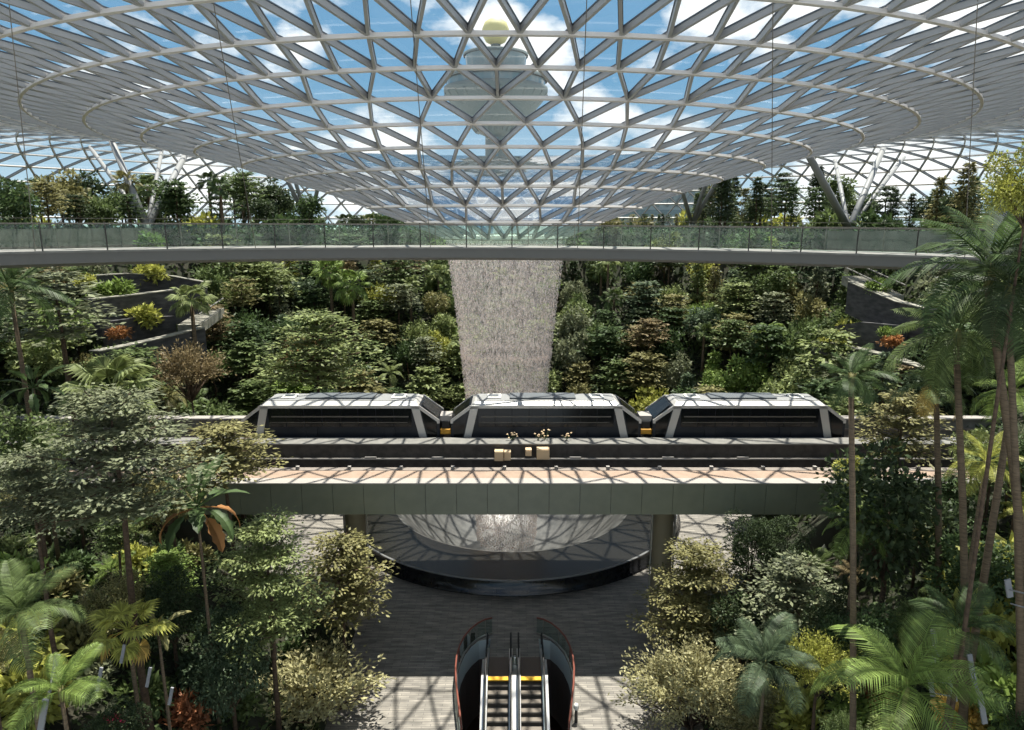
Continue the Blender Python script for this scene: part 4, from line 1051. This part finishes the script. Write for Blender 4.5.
# ---- railings of the near paths: slanted grey posts
def railing(pts, label, d, w=.13, rails=True):
    P = [at(px, py, y=dd_) for (px, py, _, dd_) in pts]
    root = empty('path_railing', P[0], label, 'railing', 'railings of the near garden paths'); o = P[0]
    tops = []
    for i, (px, py, py2, dd_) in enumerate(pts):
        t_ = at(px, py, y=dd_); h = (py2-py)/F*proj(t_)[2]
        lean_ = Vector((-.28*h*(1 if px < 512 else -1), -.1*h, -h*1.15))
        b_ = MB(); b_.beam(t_-o, t_+lean_-o, (0, -1, .1), w, .05); b_.build('post', M['post'], root); tops.append(t_)
    for f_ in ((.3, .75) if rails else ()):
        b_ = MB(); Q = [p+Vector((-.28*(1 if p.x < 0 else -1)*f_*.9, 0, -.95*f_))-o for p in tops]; b_.tube(Q, .022, 5); b_.build('rail', M['post'], root)
railing([(57, 655, 680, 15), (45, 700, 730, 13.5)], 'grey railing with slanted posts at the lower left between yellow green shrubs', 15)
railing([(101, 668, 690, 17.5), (124, 645, 662, 19.5), (150, 668, 686, 19.2), (172, 688, 704, 19)], 'grey railing with slim posts beside the large bare trunk', 17, .09, False)
railing([(970, 655, 680, 17), (980, 692, 722, 15.5)], 'grey railing with slanted posts at the lower right between yellow green shrubs', 15)
railing([(933, 630, 655, 19.5), (929, 672, 695, 18), (951, 675, 700, 17.5)], 'grey railing with slim posts under the green palm at the right', 18)
railing([(1008, 580, 596, 17), (1034, 586, 602, 16)], 'pale railing post with thin rails beside the leaning palm trunks at the right edge', 17, .16)
p = at(1005, 186, y=26)
pz_ = zdk-.0065*p.x; ph_ = p.z-pz_
sp_ = empty('steel_post', (p.x, p.y, pz_), 'grey blue steel post on the footbridge above the tallest palm at the right edge', 'post')
b_ = MB(); b_.box(-.17, .17, -.1, .1, 0, ph_); bevel(b_.build('shaft', M['post'], sp_), .02)
b_ = MB(); b_.box(-.22, .22, -.14, .14, ph_, ph_+.06); b_.build('cap', M['post'], sp_)
b_ = MB(); b_.box(-.28, .28, -.2, .2, 0, .05); b_.build('base_plate', M['post'], sp_)

# ---- leave out the repeats of which this view shows nothing, then number the rest
HIDDEN = set('''bushy_tree.010 bushy_tree.011 bushy_tree.012 bushy_tree.023 bushy_tree.024 bushy_tree.025 bushy_tree.056 bushy_tree.082 bushy_tree.088 bushy_tree.124 bushy_tree.125 bushy_tree.127 conical_tree.002 conical_tree.020 conical_tree.021 conical_tree.038 conical_tree.044 conical_tree.046 conical_tree.047 conical_tree.052 conical_tree.053 conical_tree.054 conical_tree.055 conical_tree.056 fan_palm.008 fan_palm.009 fan_palm.010 fan_palm.023 feather_palm.014 feather_palm.022 feather_palm.023 feather_palm.028 feathery_tree.014 feathery_tree.015 feathery_tree.016 feathery_tree.018 layered_tree.011 layered_tree.012 layered_tree.013 layered_tree.020 layered_tree.029 layered_tree.030 layered_tree.041 layered_tree.042 layered_tree.118 layered_tree.132 layered_tree.133 layered_tree.134 leafy_shrub.023 leafy_shrub.024 leafy_shrub.025 leafy_shrub.026 leafy_shrub.030 leafy_shrub.038 leafy_shrub.040 leafy_shrub.042 leafy_shrub.045 leafy_shrub.046 leafy_shrub.047 leafy_shrub.048 leafy_shrub.073 leafy_shrub.075 paddle_leaf_plant.003 paddle_leaf_plant.005'''.split())
num = {}
for nm_ in HIDDEN:
    o = bpy.data.objects.get(nm_)
    if o:
        for c in list(o.children): bpy.data.objects.remove(c)
        bpy.data.objects.remove(o)
tagged = [o for o in COL.objects if o.parent is None and '@' in (o.get('label') or '')]
def order(o):
    k = o['label'].split('@')[1]; p = o.location
    return abs(math.atan2(p.x-AX, p.y-AY)) if k.startswith('row') else proj((p.x, p.y, p.z+1))[0]
for o in sorted(tagged, key=order):
    a, k, b_ = o['label'].split('@'); num[k] = num.get(k, 0)+1; o['label'] = a+ORD[num[k]-1]+b_

# ------------------------------------------------------------------ world, sun, camera
w = bpy.data.worlds.new('sky'); S.world = w; w.use_nodes = True; nt = w.node_tree; nt.nodes.clear(); L = nt.links.new
out = nt.nodes.new('ShaderNodeOutputWorld'); bg = nt.nodes.new('ShaderNodeBackground')
tc = nt.nodes.new('ShaderNodeTexCoord'); sp = nt.nodes.new('ShaderNodeSeparateXYZ'); L(tc.outputs['Generated'], sp.inputs[0])
gr = nt.nodes.new('ShaderNodeValToRGB'); L(sp.outputs['Z'], gr.inputs[0])
el = gr.color_ramp.elements; el[0].position = 0; el[0].color = (.46, .60, .68, 1); el[1].position = .75; el[1].color = (.05, .16, .36, 1)
e_ = el.new(.18); e_.color = (.13, .31, .50, 1)
n = nt.nodes.new('ShaderNodeTexNoise'); n.inputs['Scale'].default_value = 5.0; n.inputs['Detail'].default_value = 9; n.inputs['Roughness'].default_value = .55
mp = nt.nodes.new('ShaderNodeMapping'); mp.inputs['Scale'].default_value = (1, 1, 1.9); mp.inputs['Location'].default_value = (.35, .1, .0)
L(tc.outputs['Generated'], mp.inputs[0]); L(mp.outputs[0], n.inputs['Vector'])
cr = nt.nodes.new('ShaderNodeValToRGB'); cr.color_ramp.elements[0].position = .47; cr.color_ramp.elements[1].position = .58
L(n.outputs['Fac'], cr.inputs[0])
mx = nt.nodes.new('ShaderNodeMixRGB'); mx.inputs[2].default_value = (.97, .96, .95, 1); L(cr.outputs[0], mx.inputs[0]); L(gr.outputs[0], mx.inputs[1])
L(mx.outputs[0], bg.inputs['Color']); bg.inputs['Strength'].default_value = .95
L(bg.outputs[0], out.inputs['Surface'])
sun = bpy.data.lights.new('sun', 'SUN'); sun.energy = 7.0; sun.angle = math.radians(.6); sun.color = (1, .94, .85)
so = bpy.data.objects.new('sun', sun); link(so); so.location = (5, 60, 120)
sd = Vector((.10, .26, .96)); so.rotation_euler = sd.to_track_quat('Z', 'Y').to_euler()
cam = bpy.data.cameras.new('camera'); cam.sensor_width = 36; cam.lens = F/1024*36; cam.clip_end = 4000
co = bpy.data.objects.new('camera', cam); link(co); co.location = (0, 0, E); co.rotation_euler = (PI/2-TILT, 0, 0)
S.camera = co
S.view_settings.view_transform = 'Standard'; S.view_settings.look = 'None'; S.view_settings.gamma = 1; S.view_settings.use_curve_mapping = False
S.view_settings.exposure = 0.5
S.cycles.transparent_max_bounces = 24; S.cycles.max_bounces = 8
